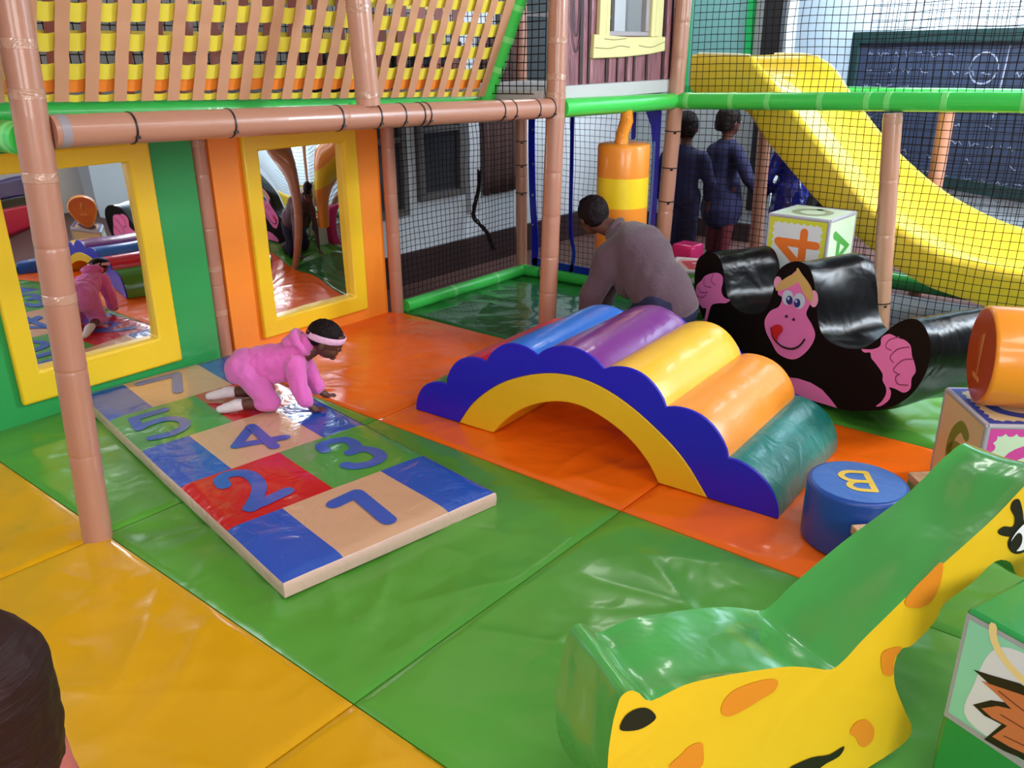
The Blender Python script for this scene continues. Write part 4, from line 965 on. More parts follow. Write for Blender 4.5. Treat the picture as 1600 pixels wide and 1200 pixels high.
roll = thing('padded_roll', 'orange padded roll lying on the cube with the pink border', 'soft roll', (-0.52, 3.37, s6))
ra = Vector((0.90, 0.43, 0)).normalized(); r0 = Vector((-0.552, 3.345, s6 + 0.188)); RR = 0.182
g = G(); cyl_verts(g, r0, r0 + ra * 0.5, RR, 44); obj('foam_body', g, vinyl('roll_amber', 246, 150, 40, rough=0.3, coat=0.4), roll, smooth=50)
g = G(); ry = Vector((-ra.y, ra.x, 0))
g.add([r0 - ra * 0.001 + ry * (0.168 * math.cos(2 * PI * i / 40)) + Vector((0, 0, 0.168 * math.sin(2 * PI * i / 40))) for i in range(40)], [tuple(range(40))]); obj('end_disc', g, vinyl('roll_rust', 200, 84, 30, rough=0.3, coat=0.4), roll, smooth=0)
g = G()
poly = stroke([(0.035, 0.055), (0.0, 0.085), (0.0, -0.085)], 0.018, 4) ; poly2 = stroke([(-0.04, -0.085), (0.04, -0.085)], 0.018, 4)
for i, q in enumerate((poly, poly2)): g.add([r0 - ra * (0.002 + .0003 * i) + ry * x + Vector((0, 0, z)) for x, z in q], [tuple(range(len(q)))])
obj('printed_number', g, mat('ink_pale_orange', rgb(226, 140, 80), 0.45), roll, smooth=0)

WOODB = wood_panel('pale_wood', rgb(196, 150, 112), rgb(222, 184, 148), (6, 6, 6)); GB = vinyl('block_green', 58, 128, 56)
for (x, y, h, rz, lab) in ((-0.575, 3.06, 0.145, 0.785, 'small green block with a wooden top behind the giraffe neck, beside the 6 cube'), (-0.612, 2.525, 0.165, 0.785, 'small green block with a wooden top between the blue drum and the giraffe neck')):
    t = thing('toy_block', lab, 'block', (x, y, 0), 'green wood topped blocks')
    bs = 0.12 if y > 2.8 else 0.10
    g = G(); g.box((x, y, (h - .03) / 2), (bs, bs, h - .03), rz=rz); obj('block_body', g, GB, t, bevel=0.006)
    g = G(); g.box((x, y, h - .015), (bs + .002, bs + .002, 0.03), rz=rz); obj('wooden_top', g, WOODB, t, bevel=0.004)

bag = thing('punch_bag', 'orange and yellow banded punch bag hanging under the lime rail', 'punch bag', (-2.80, 4.40, 0.36))
BO = vinyl('bag_orange', 246, 148, 44, rough=0.35, coat=0.3); BY = vinyl('bag_yellow', 250, 214, 30, rough=0.4, coat=0.25)
bc = Vector((-2.80, 4.42, 0))
for z0, z1, m in ((0.30, 0.71, BO), (0.71, 0.885, BY), (0.885, 1.075, BO)):
    g = G()
    if z1 > 1: g.tube([bc + Vector((0, 0, z0)), bc + Vector((0, 0, z1 - .018)), bc + Vector((0, 0, z1 - .005)), bc + Vector((0, 0, z1))], [.155, .155, .150, .138], 40)
    else: g.tube([bc + Vector((0, 0, z0)), bc + Vector((0, 0, z1))], [.155, .155], 40)
    obj('vinyl_band', g, m, bag, smooth=50, label='yellow middle band' if m is BY else None)
g = G(); g.tube([bc + Vector((-0.02, 0.0, 1.07)), bc + Vector((-0.015, 0.0, 1.13)), bc + Vector((0.005, 0.01, 1.2)), bc + Vector((0.01, 0.0, 1.262))], [0.042, 0.038, 0.04, 0.034], 12); obj('hanging_strap', g, vinyl('strap_orange', 240, 150, 44, rough=0.2, bump=0.9, bscale=12, coat=0.5), bag, smooth=60)

# ------------------------------------------------------------------ blue edged net door
door = thing('net_door', 'net door panel with shiny blue vinyl edging behind the punch bag', 'net panel', (-3.4, 4.955, 0.08))
BV = vinyl('blue_vinyl', 18, 30, 176, rough=0.25, bump=0.3, coat=0.4); BVL = vinyl('blue_vinyl_pale', 110, 140, 214, rough=0.3)
dx = lambda s, d, z: Vector((s, 4.955 - d, z))
def band(P, w, m, name='vinyl_edge', d=0.0, label=None):
    g = G(); g.prism(stroke(spline(P, 5), w, 2), dx, d - 0.004, d + 0.004); obj(name, g, m, door, smooth=40, label=label)
band([(-3.915, 1.32), (-3.92, 1.0), (-3.915, .72), (-3.905, .5), (-3.885, .3), (-3.89, .08)], 0.055, BV)
band([(-3.565, 1.32), (-3.563, .9), (-3.565, .55), (-3.558, .35), (-3.53, .22), (-3.55, .08)], 0.028, BV)
band([(-3.07, 1.32), (-3.07, 1.18), (-3.07, 1.05)], 0.03, BV)
band([(-3.89, .105), (-3.6, .10), (-3.2, .10), (-2.93, .10)], 0.06, BV)
g = G(); g.prism([(-3.02, 1.33), (-2.87, 1.33), (-2.87, .1), (-2.915, .1), (-2.92, .6), (-2.92, 1.0), (-2.94, 1.13), (-2.98, 1.21)], dx, -0.004, 0.004); obj('vinyl_edge', g, BV, door, smooth=40)
band([(-2.905, 1.03), (-2.905, .7), (-2.915, .4), (-2.91, .2)], 0.014, BVL, d=0.006, name='pale_trim', label='pale blue trim strip')
EY = mat('steel_eyelet', rgb(190, 190, 200), 0.3, metal=0.9)
for z in (1.06, .82, .60, .38):
    g = G(); g.tube([dx(-3.905, 0.003, z), dx(-3.905, 0.007, z)], 0.008, 12); obj('eyelet', g, EY, door)
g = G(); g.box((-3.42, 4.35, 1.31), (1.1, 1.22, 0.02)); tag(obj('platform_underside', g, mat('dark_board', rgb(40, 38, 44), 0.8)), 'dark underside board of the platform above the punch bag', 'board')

# ------------------------------------------------------------------ slide
sl = DATA['slide']
def interp(P, x):
    if x <= P[0][0]: return P[0][1]
    for a, b in zip(P, P[1:]):
        if x <= b[0]: return a[1] + (b[1] - a[1]) * (x - a[0]) / (b[0] - a[0])
    return P[-1][1]
YS = vinyl('slide_yellow', 236, 204, 58, rough=0.35, bump=0.05, coat=0.3); 
nrim = sl['nrim'][:-1] + [[-1.0, .475], [-0.72, .455], [-0.35, .45], [0.25, .45]]
nbot = sl['nbot'][:-1] + [[-0.69, .205], [-0.3, .19], [0.25, .19]]
frim = [[-2.82, 1.54]] + sl['frim'][1:-1] + [[-0.9, .545], [-0.6, .49], [-0.3, .46], [0.25, .45]]
nrim = spline(nrim, 4); nbot = spline(nbot, 4); frim = spline(frim, 4)
slide = thing('slide', 'yellow plastic wave slide running down behind the net', 'slide', (-1.3, 5.65, 0))
Y0, Y1 = 5.22, 6.05
xs = [-2.83 + 3.05 * i / 110 for i in range(111)]
def section(x):
    zn, zb, zf = interp(nrim, x), interp(nbot, x), interp(frim, x)
    k = 0.0 if x > -2.35 else min(1, (-2.35 - x) / 0.08)
    zfl = (zn + zf) / 2 - 0.155 - 0.0
    zfl = max(zfl, zb + 0.04)
    hump = 0.0
    ym = (Y0 + Y1) / 2
    P = [(Y0 + .03, zb), (Y0 + .005, zb + .05), (Y0, zn - .05), (Y0 + .008, zn - .015), (Y0 + .03, zn), (Y0 + .055, zn - .012), (Y0 + .075, zn - .05), (Y0 + .11, zfl + .03), (Y0 + .17, zfl), (ym - .10, zfl + .005), (ym - .04, zfl + .03), (ym, zfl + .04), (ym + .04, zfl + .03), (ym + .10, zfl + .005), (Y1 - .17, zfl), (Y1 - .11, zfl + .03), (Y1 - .075, zf - .05), (Y1 - .055, zf - .012), (Y1 - .03, zf), (Y1 - .008, zf - .015), (Y1, zf - .06), (Y1 - .005, zb + .05), (Y1 - .03, zb)]
    return [Vector((x, y, z)) for y, z in P]
V = []; F = []
for x in xs: V += section(x)
n = 23
for i in range(len(xs) - 1):
    for k in range(n): F.append((i * n + k, i * n + (k + 1) % n, (i + 1) * n + (k + 1) % n, (i + 1) * n + k))
F.append(tuple(range(n))); F.append(tuple((len(xs) - 1) * n + k for k in range(n)))
g = G(); g.add(V, F); obj('chute', g, YS, slide, smooth=55)
g = G()
g.tube([(x, Y0 + .03, interp(nrim, x) + .004) for x in [-2.8 + 0.36 * i / 10 for i in range(11)]], 0.008, 8)  # pale strips carry the highlight of the top lips in their colour
obj('rim_highlight', g, mat('slide_highlight', rgb(250, 240, 200), 0.4), slide, smooth=60, label='painted highlight on the rim edge'); g = G()
g.tube([(x, Y1 - .03, interp(frim, x) + .004) for x in [-2.62 + 0.32 * i / 10 for i in range(11)]], 0.008, 8)
obj('rim_highlight', g, mat('slide_highlight', rgb(250, 240, 200), 0.4), slide, smooth=60, label='painted highlight on the rim edge')
for lx in (-0.62, 0.1):
    g = G(); g.box((lx, 5.6, 0.075), (0.10, 0.6, 0.23)); obj('support_leg', g, mat('slide_leg', rgb(70, 60, 60), 0.6), slide)
# ------------------------------------------------------------------ people
SKIN = mat('dark_skin', rgb(92, 52, 40), 0.5, var=0.08); SKINW = mat('brown_skin', rgb(98, 60, 52), 0.5, var=0.06)
HAIR = mat('black_hair', rgb(24, 14, 14), 0.65, bump=0.35, bscale=60, stretch=(1, 1, .3), spec=0.15)
FLEECE = mat('pink_fleece', rgb(230, 104, 190), 0.95, bump=0.35, bscale=140, sheen=0.4, var=0.06)
FLEECE2 = mat('pink_cotton', rgb(218, 108, 186), 0.95, bump=0.2, bscale=120, sheen=0.3, var=0.05)
SOCK = mat('white_sock', rgb(226, 214, 220), 0.95, bump=0.2, bscale=120)
BAND = mat('pale_pink_band', rgb(240, 186, 220), 0.9, bump=0.4, bscale=90)
EYEW = mat('eye_white', rgb(220, 214, 206), 0.3); EYEB = mat('eye_dark', rgb(22, 14, 12), 0.2)
LIP = mat('lip', rgb(120, 62, 58), 0.5)
def EYE_END(g, parent):
    # the two eyes were gathered one after the other: split them into two parts
    h, hf_ = len(g.v) // 2, len(g.f) // 2
    for k in (0, 1):
        e = G(); e.v = g.v[k * h:(k + 1) * h]; e.f = [tuple(i - k * h for i in f) for f in g.f[k * hf_:(k + 1) * hf_]]; e.m = g.m[k * hf_:(k + 1) * hf_]
        obj('eye', e, [EYEW, EYEB], parent, smooth=80)
def fingers(g, palm, fwd, side, up, L, r, curl=0.35, thumb=1):
    """five fingers from the palm: fwd = pointing, side = thumb side"""
    palm, fwd, side, up = Vector(palm), Vector(fwd).normalized(), Vector(side).normalized(), Vector(up).normalized()
    for i, (off, ln) in enumerate(((0.75, .92), (0.25, 1.0), (-0.25, .95), (-0.75, .75))):
        b = palm + fwd * L * 0.42 + side * off * L * 0.42
        d1 = (fwd + side * off * 0.22).normalized()
        m = b + d1 * L * 0.5 * ln + up * L * 0.06
        e = m + (d1 - up * curl).normalized() * L * 0.42 * ln
        g.cap(b, m, r, r * .92, 8); g.cap(m, e, r * .92, r * .78, 8)
    b = palm + side * L * 0.38 - fwd * L * 0.05
    m = b + (side * thumb + fwd * 0.7).normalized() * L * 0.42; e = m + (side * .4 + fwd).normalized() * L * 0.32
    g.cap(b, m, r * 1.15, r, 8); g.cap(m, e, r, r * .85, 8)

# --- crawling baby
ba = Vector((-3.42, 1.87, 0.061)); be = Vector((.734, .679, 0)); bn = Vector((-.679, .734, 0))
B = lambda s, d, z: ba + be * s + bn * d + Vector((0, 0, z))
baby = thing('person', 'baby in a pink fleece suit crawling on the hopscotch mat', 'person', tuple(B(.3, 0, 0)))
body = G()
HC = B(.595, .01, .325)
hf = (be * 0.90 + Vector((0, 0, -0.44))).normalized(); hu = (be * 0.44 + Vector((0, 0, 0.90))).normalized(); hs_ = hf.cross(hu).normalized()
HR = Matrix((hf, hs_, hu)).transposed()
Hh = lambda x, y, z: HC + HR @ Vector((x, y, z))
body.ball(HC, (.082, .066, .070), rot=HR, n=24)                 # cranium
body.ball(Hh(.020, 0, -.040), (.056, .056, .050), rot=HR, n=20)    # jaw and cheeks
body.ball(Hh(.044, .024, -.044), (.026, .026, .026), n=12); body.ball(Hh(.044, -.024, -.044), (.026, .026, .026), n=12)
body.ball(Hh(.076, 0, -.030), (.009, .012, .009), rot=HR, n=12)    # nose
body.ball(Hh(.058, 0, -.076), (.017, .018, .014), rot=HR, n=12)    # chin
body.ball(Hh(.067, 0, -.053), (.008, .014, .007), rot=HR, n=12)
for sd in (-1, 1):
    body.ball(Hh(-.004, sd * .066, -.026), (.014, .006, .020), rot=HR, n=12)   # ears
body.cap(B(.49, 0, .255), Hh(-.02, 0, -.045), .040, .036)
body.cap(B(.23, 0, .205), B(.44, 0, .225), .070, .066)
legs = {-1: ((.235, -.042, .185), (.325, -.062, .050), (.175, -.062, .036), (.118, -.064, .022)), 1: ((.235, .042, .185), (.275, .075, .050), (.105, .078, .046), (.035, .080, .030))}
for sd in (-1, 1):
    h, k_, a_, f_ = legs[sd]
    body.cap(B(*h), B(*k_), .050, .040); body.cap(B(*k_), B(*a_), .034, .023); body.cap(B(*a_), B(*f_), .021, .018)
arms = {-1: ((.455, -.066, .225), (.470, -.088, .125), (.498, -.086, .042), (.528, -.084, .018)), 1: ((.455, .066, .225), (.490, .088, .125), (.522, .086, .040), (.552, .086, .018))}
for sd in (-1, 1):
    a1, a2, a3, a4 = arms[sd]
    body.cap(B(*a1), B(*a2), .028, .024); body.cap(B(*a2), B(*a3), .023, .017)
    body.cap(B(*a3), B(*a4), .017, .016); body.ball(B(a4[0] + .004, a4[1], .013), (.022, .022, .012), n=12)
    fingers(body, B(a4[0] + .006, a4[1], .012), be, bn * -sd, (0, 0, 1), .032, .0058, curl=0.25)
bake_blob('body', body, SKIN, baby, voxel=0.0034, smooth=3)
g = G()
g.cap(B(.225, 0, .205), B(.305, 0, .205), .083, .078)
g.ball(B(.195, -.03, .195), (.07, .06, .07), n=16); g.ball(B(.195, .03, .195), (.07, .06, .07), n=16)
for sd in (-1, 1):
    h, k_, a_, f_ = legs[sd]
    h2 = Vector(B(*h)); k2 = Vector(B(*k_)); a2 = Vector(B(*a_))
    g.cap(h2, k2, .064, .049); g.cap(k2, k2.lerp(a2, .22), .049, .043)
bake_blob('trousers', g, FLEECE2, baby, voxel=0.005, smooth=5, wrinkle=0.004, wscale=26, wstretch=(1, 1, 1))
g = G()
g.cap(B(.285, 0, .215), B(.43, 0, .232), .080, .079); g.cap(B(.265, 0, .200), B(.30, 0, .212), .081, .083)
g.cap(B(.35, 0, .185), B(.43, 0, .20), .07, .07)
for sd in (-1, 1):
    a1, a2, a3, a4 = [Vector(B(*q)) for q in arms[sd]]
    g.cap(B(.43, 0, .235), a1, .06, .048); g.cap(a1, a2, .047, .042); g.cap(a2, a2.lerp(a3, .80), .042, .037)
g.cap(B(.455, 0, .27), B(.50, 0, .30), .055, .050)
bake_blob('hooded_top', g, FLEECE, baby, voxel=0.0048, smooth=4, wrinkle=0.006, wscale=24, wstretch=(1.5, 1.5, .8))
g = G()
hc = B(.487, 0, .305); hd = (HC - Vector(hc)).normalized(); 
for k in range(20):
    a0, a1 = 2 * PI * k / 20, 2 * PI * (k + 1) / 20
    q = lambda a: Vector(hc) + bn * (.058 * math.cos(a)) + (be * -0.55 + Vector((0, 0, .8))).normalized() * (.052 * math.sin(a) + .004)
    g.cap(q(a0), q(a1), .017 + .006 * max(0, math.sin(a0)), .017 + .006 * max(0, math.sin(a1)), 8)
g.ball(B(.445, 0, .318), (.05, .058, .028), n=14)
bake_blob('hood', g, FLEECE, baby, voxel=0.0045, smooth=4, wrinkle=0.004, wscale=30)
for sd in (-1, 1):
    h, k_, a_, f_ = legs[sd]; g = G()
    av, fv, kv = Vector(B(*a_)), Vector(B(*f_)), Vector(B(*k_))
    g.cap(av.lerp(kv, .14), av, .027, .029); g.cap(av, fv, .029, .022); g.cap(fv, fv + (fv - av) * .35 + Vector((0, 0, .002)), .022, .017)
    bake_blob('sock', g, SOCK, baby, voxel=0.004, smooth=4, wrinkle=0.0015, wscale=60)
g = G(); g.ball(Hh(-.010, 0, .010), (.083, .0705, .072), rot=HR, n=28); g.ball(Hh(-.038, 0, -.004), (.055, .060, .060), rot=HR, n=20)
hair = bake_blob('hair', g, HAIR, baby, voxel=0.004, smooth=3, wrinkle=0.003, wscale=90)
# trim the hair away from the face
bm = bmesh.new(); bm.from_mesh(hair.data)
rt = rootof(baby)
dl = []
for v in bm.verts:
    p = HR.transposed() @ (v.co + rt - HC)
    if (p.x > .048 and p.z < .024) or (p.x > .008 and p.z < -.004) or (p.z < -.05): dl.append(v)
bmesh.ops.delete(bm, geom=dl, context='VERTS'); bm.to_mesh(hair.data); bm.free()
md = hair.modifiers.new('Solid', 'SOLIDIFY'); md.thickness = 0.004; md.offset = -1
g = G(); n = 40; V = []; F = []
for k in range(n):
    a = 2 * PI * k / n
    for zz, rr in ((-.016, 1.0), (-.013, 1.035), (.013, 1.035), (.016, 1.0)):
        x = .0845 * math.cos(a); y = .072 * math.sin(a)
        V.append(Hh(-.004 + x * rr, y * rr, .008 + x * .16 + zz))
for k in range(n):
    for q in range(3): F.append((k * 4 + q, ((k + 1) % n) * 4 + q, ((k + 1) % n) * 4 + q + 1, k * 4 + q + 1))
g.add(V, F); hb = obj('headband', g, BAND, baby, smooth=60)
md = hb.modifiers.new('Solid', 'SOLIDIFY'); md.thickness = 0.004
g = G()
for sd in (-1, 1):
    g.ball(Hh(.0655, sd * .026, -.016), (.0055, .009, .0045), mi=0, rot=HR, n=12); g.ball(Hh(.0695, sd * .027, -.016), (.004, .006, .0055), mi=1, rot=HR, n=10)
EYE_END(g, baby)
g = G(); g.cap(Hh(.0735, -.010, -.054), Hh(.0735, .010, -.054), .003, .003, 8); obj('mouth', g, LIP, baby, smooth=80)

# --- kneeling person in the mauve jumper
MAUVE = mat('mauve_jumper', rgb(86, 64, 74), 0.95, bump=0.25, bscale=60, sheen=0.2, var=0.06)
NAVY = mat('navy_cloth', rgb(26, 26, 62), 0.85)
wo = thing('person', 'person in a mauve jumper kneeling and leaning forward by the punch bag', 'person', (-2.3, 3.95, 0))
g = G()
hip = Vector((-2.21, 3.96, .325)); waist = Vector((-2.33, 4.00, .45)); chest = Vector((-2.45, 4.04, .565)); neck = Vector((-2.585, 4.04, .645)); wh = Vector((-2.745, 4.03, .725))
shl, shr = Vector((-2.515, 3.90, .555)), Vector((-2.56, 4.19, .555))
ell_, hal = Vector((-2.60, 3.83, .31)), Vector((-2.63, 3.83, .075))
elr, har = Vector((-2.70, 4.20, .31)), Vector((-2.78, 4.17, .08))
kl, kr = Vector((-2.42, 3.84, .075)), Vector((-2.44, 4.08, .075))
al, ar = Vector((-2.04, 3.86, .055)), Vector((-2.05, 4.08, .055))
wd = Vector((-.80, .42, -.18)).normalized(); wu = Vector((-.22, .0, .97)); wu = (wu - wd * wu.dot(wd)).normalized(); wsd = wd.cross(wu)
WR = Matrix((wd, wsd, wu)).transposed(); Wh = lambda x, y, z: wh + WR @ Vector((x, y, z))
g.ball(wh, (.095, .074, .09), rot=WR, n=22); g.ball(Wh(.035, 0, -.06), (.058, .056, .062), rot=WR, n=18)
g.ball(Wh(.098, 0, -.035), (.014, .014, .02), rot=WR, n=10); g.ball(Wh(.075, 0, -.105), (.022, .024, .018), rot=WR, n=10)
for sd in (-1, 1): g.ball(Wh(-.005, sd * .075, -.03), (.018, .008, .028), rot=WR, n=10)
g.cap(chest, neck, .10, .058); g.cap(neck, Wh(-.01, 0, -.05), .055, .052)
g.cap(hip, waist, .13, .115); g.cap(waist, chest, .115, .12)
for s_, e_, h_ in ((shl, ell_, hal), (shr, elr, har)):
    g.cap(chest, s_, .08, .055); g.cap(s_, e_, .048, .040); g.cap(e_, h_, .039, .027)
    g.ball(h_ + Vector((-.03, 0, -.04)), (.045, .038, .02), n=12)
    fingers(g, h_ + Vector((-.04, .0, -.045)), (-1, .25, 0), (0, 1 if s_ is shl else -1, 0), (0, 0, 1), .065, .009, curl=.2)
for k_, a_, off in ((kl, al, -.09), (kr, ar, .09)):
    g.cap(hip + Vector((0, off, -.02)), k_, .085, .06); g.cap(k_, a_, .055, .04); g.cap(a_, a_ + Vector((.14, 0, -.015)), .036, .028)
bake_blob('body', g, SKINW, wo, voxel=0.0075, smooth=3)
g = G()
spine = spline([hip + Vector((.05, 0, -.085)), hip + Vector((-.02, 0, .02)), waist, chest, neck + Vector((.035, 0, -.035)), neck + Vector((-.005, 0, .005))], 8)
wid = spline([(.175, .165), (.180, .165), (.172, .150), (.195, .140), (.125, .085), (.068, .062)], 8)
for i_ in range(len(spine)):
    p_ = Vector(spine[i_]); t_ = (Vector(spine[min(i_ + 1, len(spine) - 1)]) - Vector(spine[max(i_ - 1, 0)])).normalized()
    lat = Vector((.12, .99, 0)).normalized(); nrm_ = t_.cross(lat).normalized(); lat = nrm_.cross(t_)
    g.ball(p_, (.055, wid[i_][0], wid[i_][1]), rot=Matrix((t_, lat, nrm_)).transposed(), n=24)
g.ball(Vector((-2.41, 4.0, .40)), (.13, .15, .12), n=16)
for s_, e_, h_ in ((shl, ell_, hal), (shr, elr, har)):
    g.cap(chest.lerp(s_, .6) + Vector((0, 0, .0)), s_ + Vector((-.015, 0, -.03)), .105, .088); g.cap(s_ + Vector((-.015, 0, -.03)), e_, .088, .070); g.cap(e_, e_.lerp(h_, .88), .068, .050)
bake_blob('jumper', g, MAUVE, wo, voxel=0.008, smooth=16, wrinkle=0.016, wscale=7, wstretch=(1.9, 0.7, 1.2))
g = G(); nk = neck + Vector((-.012, 0, .004)); na = (wh - neck).normalized(); nx_ = na.cross(Vector((0, 1, 0))).normalized(); ny_ = na.cross(nx_)
g.tube([nk + nx_ * (.064 * math.cos(2 * PI * k / 24)) + ny_ * (.066 * math.sin(2 * PI * k / 24)) for k in range(25)], .013, 8); obj('collar', g, MAUVE, wo, smooth=80)
g = G()
g.cap(hip + Vector((.03, -.04, -.05)), hip + Vector((.03, .04, -.05)), .140, .140)
for k_, a_, off in ((kl, al, -.09), (kr, ar, .09)):
    g.cap(hip + Vector((0, off, -.02)), k_, .11, .075); g.cap(k_, a_.lerp(k_, .05), .07, .052)
bake_blob('trousers', g, NAVY, wo, voxel=0.009, smooth=5, wrinkle=0.006, wscale=14)
g = G(); g.ball(Wh(-.012, 0, .012), (.100, .086, .092), rot=WR, n=24); g.ball(Wh(-.045, 0, -.02), (.06, .07, .07), rot=WR, n=18); g.ball(Wh(.075, 0.0, .065), (.03, .035, .025), rot=WR, n=12)
hair = bake_blob('hair', g, mat('dark_hair', rgb(26, 18, 22), 0.6, bump=0.4, bscale=50, spec=0.15), wo, voxel=0.006, smooth=3, wrinkle=0.004, wscale=50)
bm = bmesh.new(); bm.from_mesh(hair.data); rt = rootof(wo); dl = []
for v in bm.verts:
    p = WR.transposed() @ (v.co + rt - wh)
    if (p.x > .055 and p.z < .03) or (p.x > -.01 and p.z < -.02) or p.z < -.075: dl.append(v)
bmesh.ops.delete(bm, geom=dl, context='VERTS'); bm.to_mesh(hair.data); bm.free()
md = hair.modifiers.new('Solid', 'SOLIDIFY'); md.thickness = 0.006; md.offset = -1
g = G()
for sd in (-1, 1):
    g.ball(Wh(.083, sd * .032, -.02), (.009, .013, .008), mi=0, rot=WR, n=12); g.ball(Wh(.0895, sd * .033, -.02), (.004, .006, .006), mi=1, rot=WR, n=10)
EYE_END(g, wo)
g = G(); g.cap(Wh(.088, -.02, -.082), Wh(.088, .02, -.082), .005, .005, 8); obj('mouth', g, LIP, wo, smooth=80)

# --- children standing beyond the nets and one beside the camera
def child(label, x, y, H, face, top, bottom, skin=SKIN, z0=-0.04, arm=0.12, hairc=HAIR, tunic=False, shoe=NAVY, fat=1.0):
    f = Vector((math.cos(face), math.sin(face), 0)); s = Vector((-f.y, f.x, 0)); u = Vector((0, 0, 1))
    C_ = lambda a, b, z: Vector((x, y, z0)) + f * a * H + s * b * H + u * z * H
    t = thing('person', label, 'person', (x, y, z0))
    M3 = Matrix((f, s, u)).transposed()
    g = G()
    hc = C_(.01, 0, .90)
    g.ball(hc, (.080 * H, .066 * H, .086 * H), rot=M3, n=20); g.ball(C_(.03, 0, .855), (.05 * H, .048 * H, .05 * H), rot=M3, n=16)
    g.ball(C_(.09, 0, .875), (.012 * H, .012 * H, .014 * H), n=10)
    for sd in (-1, 1): g.ball(C_(.005, sd * .068, .885), (.014 * H, .007 * H, .022 * H), rot=M3, n=10)
    g.cap(C_(0, 0, .76), C_(.005, 0, .84), .038 * H, .036 * H)
    g.cap(C_(0, 0, .50), C_(0, 0, .70), .075 * H, .085 * H)
    for sd in (-1, 1):
        g.cap(C_(0, 0, .72), C_(0, sd * .10, .715), .055 * H, .042 * H)
        g.cap(C_(0, sd * .115, .71), C_(.01, sd * (.13 + arm * .3), .56), .034 * H, .029 * H)
        hp = C_(.05 + arm * .3, sd * (.13 + arm * .2), .42)
        g.cap(C_(.01, sd * (.13 + arm * .3), .56), hp, .028 * H, .02 * H)
        g.ball(hp - u * .025 * H, (.018 * H, .014 * H, .026 * H), n=10)
        fingers(g, hp - u * .03 * H, (f.x * .2, f.y * .2, -1), f, s * sd, .036 * H, .0065 * H)
        g.cap(C_(0, sd * .05, .48), C_(.005, sd * .055, .27), .058 * H, .042 * H); g.cap(C_(.005, sd * .055, .27), C_(-.01, sd * .055, .05), .040 * H, .026 * H)
        g.cap(C_(-.02, sd * .055, .025), C_(.08, sd * .065, .02), .024 * H, .02 * H)
    bake_blob('body', g, skin, t, voxel=0.009 * H / 1.1, smooth=3)
    g = G(); g.cap(C_(0, 0, .49), C_(0, 0, .70), .098 * H, .098 * H)
    if tunic: g.cap(C_(0, 0, .34), C_(0, 0, .49), .140 * H, .118 * H)
    for sd in (-1, 1):
        g.cap(C_(0, 0, .715), C_(0, sd * .105, .71), .066 * H, .052 * H); g.cap(C_(0, sd * .115, .705), C_(.01, sd * (.13 + arm * .3), .56), .046 * H, .042 * H)
        g.cap(C_(.01, sd * (.13 + arm * .3), .56), C_(.04 + arm * .25, sd * (.13 + arm * .22), .46), .041 * H, .033 * H)
    bake_blob('tunic' if tunic else 'jersey', g, top, t, voxel=0.011 * H / 1.1, smooth=4, wrinkle=0.008, wscale=14)
    g = G(); g.cap(C_(0, -.03, .47), C_(0, .03, .47), .09 * H, .09 * H)
    for sd in (-1, 1): g.cap(C_(0, sd * .05, .47), C_(.005, sd * .055, .27), .07 * H, .056 * H); g.cap(C_(.005, sd * .055, .27), C_(-.008, sd * .055, .075), .055 * H, .043 * H)
    bake_blob('trousers', g, bottom, t, voxel=0.011 * H / 1.1, smooth=4, wrinkle=0.006, wscale=14)
    g = G()
    for sd in (-1, 1): g.cap(C_(-.025, sd * .055, .028), C_(.085, sd * .066, .022), .029 * H, .024 * H)
    bake_blob('shoes', g, shoe, t, voxel=0.008, smooth=3)
    g = G(); g.ball(C_(0, 0, .915), (.088 * H * fat, .074 * H * fat, .085 * H), rot=M3, n=20); g.ball(C_(-.03, 0, .885), (.062 * H * fat, .066 * H * fat, .07 * H * fat ** 2), rot=M3, n=16)
    if fat > 1: g.cap(C_(-.035, 0, .90), C_(-.035, 0, .80), .092 * H, .085 * H)
    hr = bake_blob('hair', g, hairc, t, voxel=0.007, smooth=3, wrinkle=0.004, wscale=40)
    if fat > 1:
        gh = G(); gh.cap(C_(-.03, 0, .775), C_(-.03, 0, .68), .090 * H, .098 * H); bake_blob('hood', gh, top, t, voxel=.009, smooth=4, wrinkle=.006, wscale=16)
    bm = bmesh.new(); bm.from_mesh(hr.data); rt = rootof(t); dl = []
    for v in bm.verts:
        p = M3.transposed() @ (v.co + rt - hc) / H
        if (p.x > .045 and p.z < .03) or (p.x > .0 and p.z < -.01) or p.z < (-.06 if fat == 1 else -.2): dl.append(v)
    bmesh.ops.delete(bm, geom=dl, context='VERTS'); bm.to_mesh(hr.data); bm.free()
    md = hr.modifiers.new('Solid', 'SOLIDIFY'); md.thickness = 0.005; md.offset = -1
    g = G()
    for sd in (-1, 1): g.ball(C_(.080, sd * .027, .89), (.007 * H, .010 * H, .007 * H), mi=0, n=10); g.ball(C_(.0855, sd * .027, .89), (.004 * H, .005 * H, .005 * H), mi=1, n=8)
    EYE_END(g, t)
    g = G(); g.cap(C_(.078, -.015, .838), C_(.078, .015, .838), .004 * H, .004 * H, 8); obj('mouth', g, LIP, t, smooth=80)
    return t
BLUEV = vinyl('shiny_blue_coat', 26, 34, 128, rough=0.2, bump=0.6, bscale=14, coat=0.6)
NAVY2 = mat('navy_jersey', rgb(20, 22, 66), 0.85); DKT = mat('charcoal_cloth', rgb(26, 26, 34), 0.85); RED = mat('maroon_cloth', rgb(90, 20, 34), 0.8)
child('child in navy standing just right of the tied post beyond the net', -3.24, 5.98, 1.20, 1.9, NAVY2, NAVY)
child('child in a navy tunic and maroon trousers beyond the net, second from the tied post', -3.12, 6.42, 1.22, 1.2, NAVY2, RED, tunic=True, arm=.3)
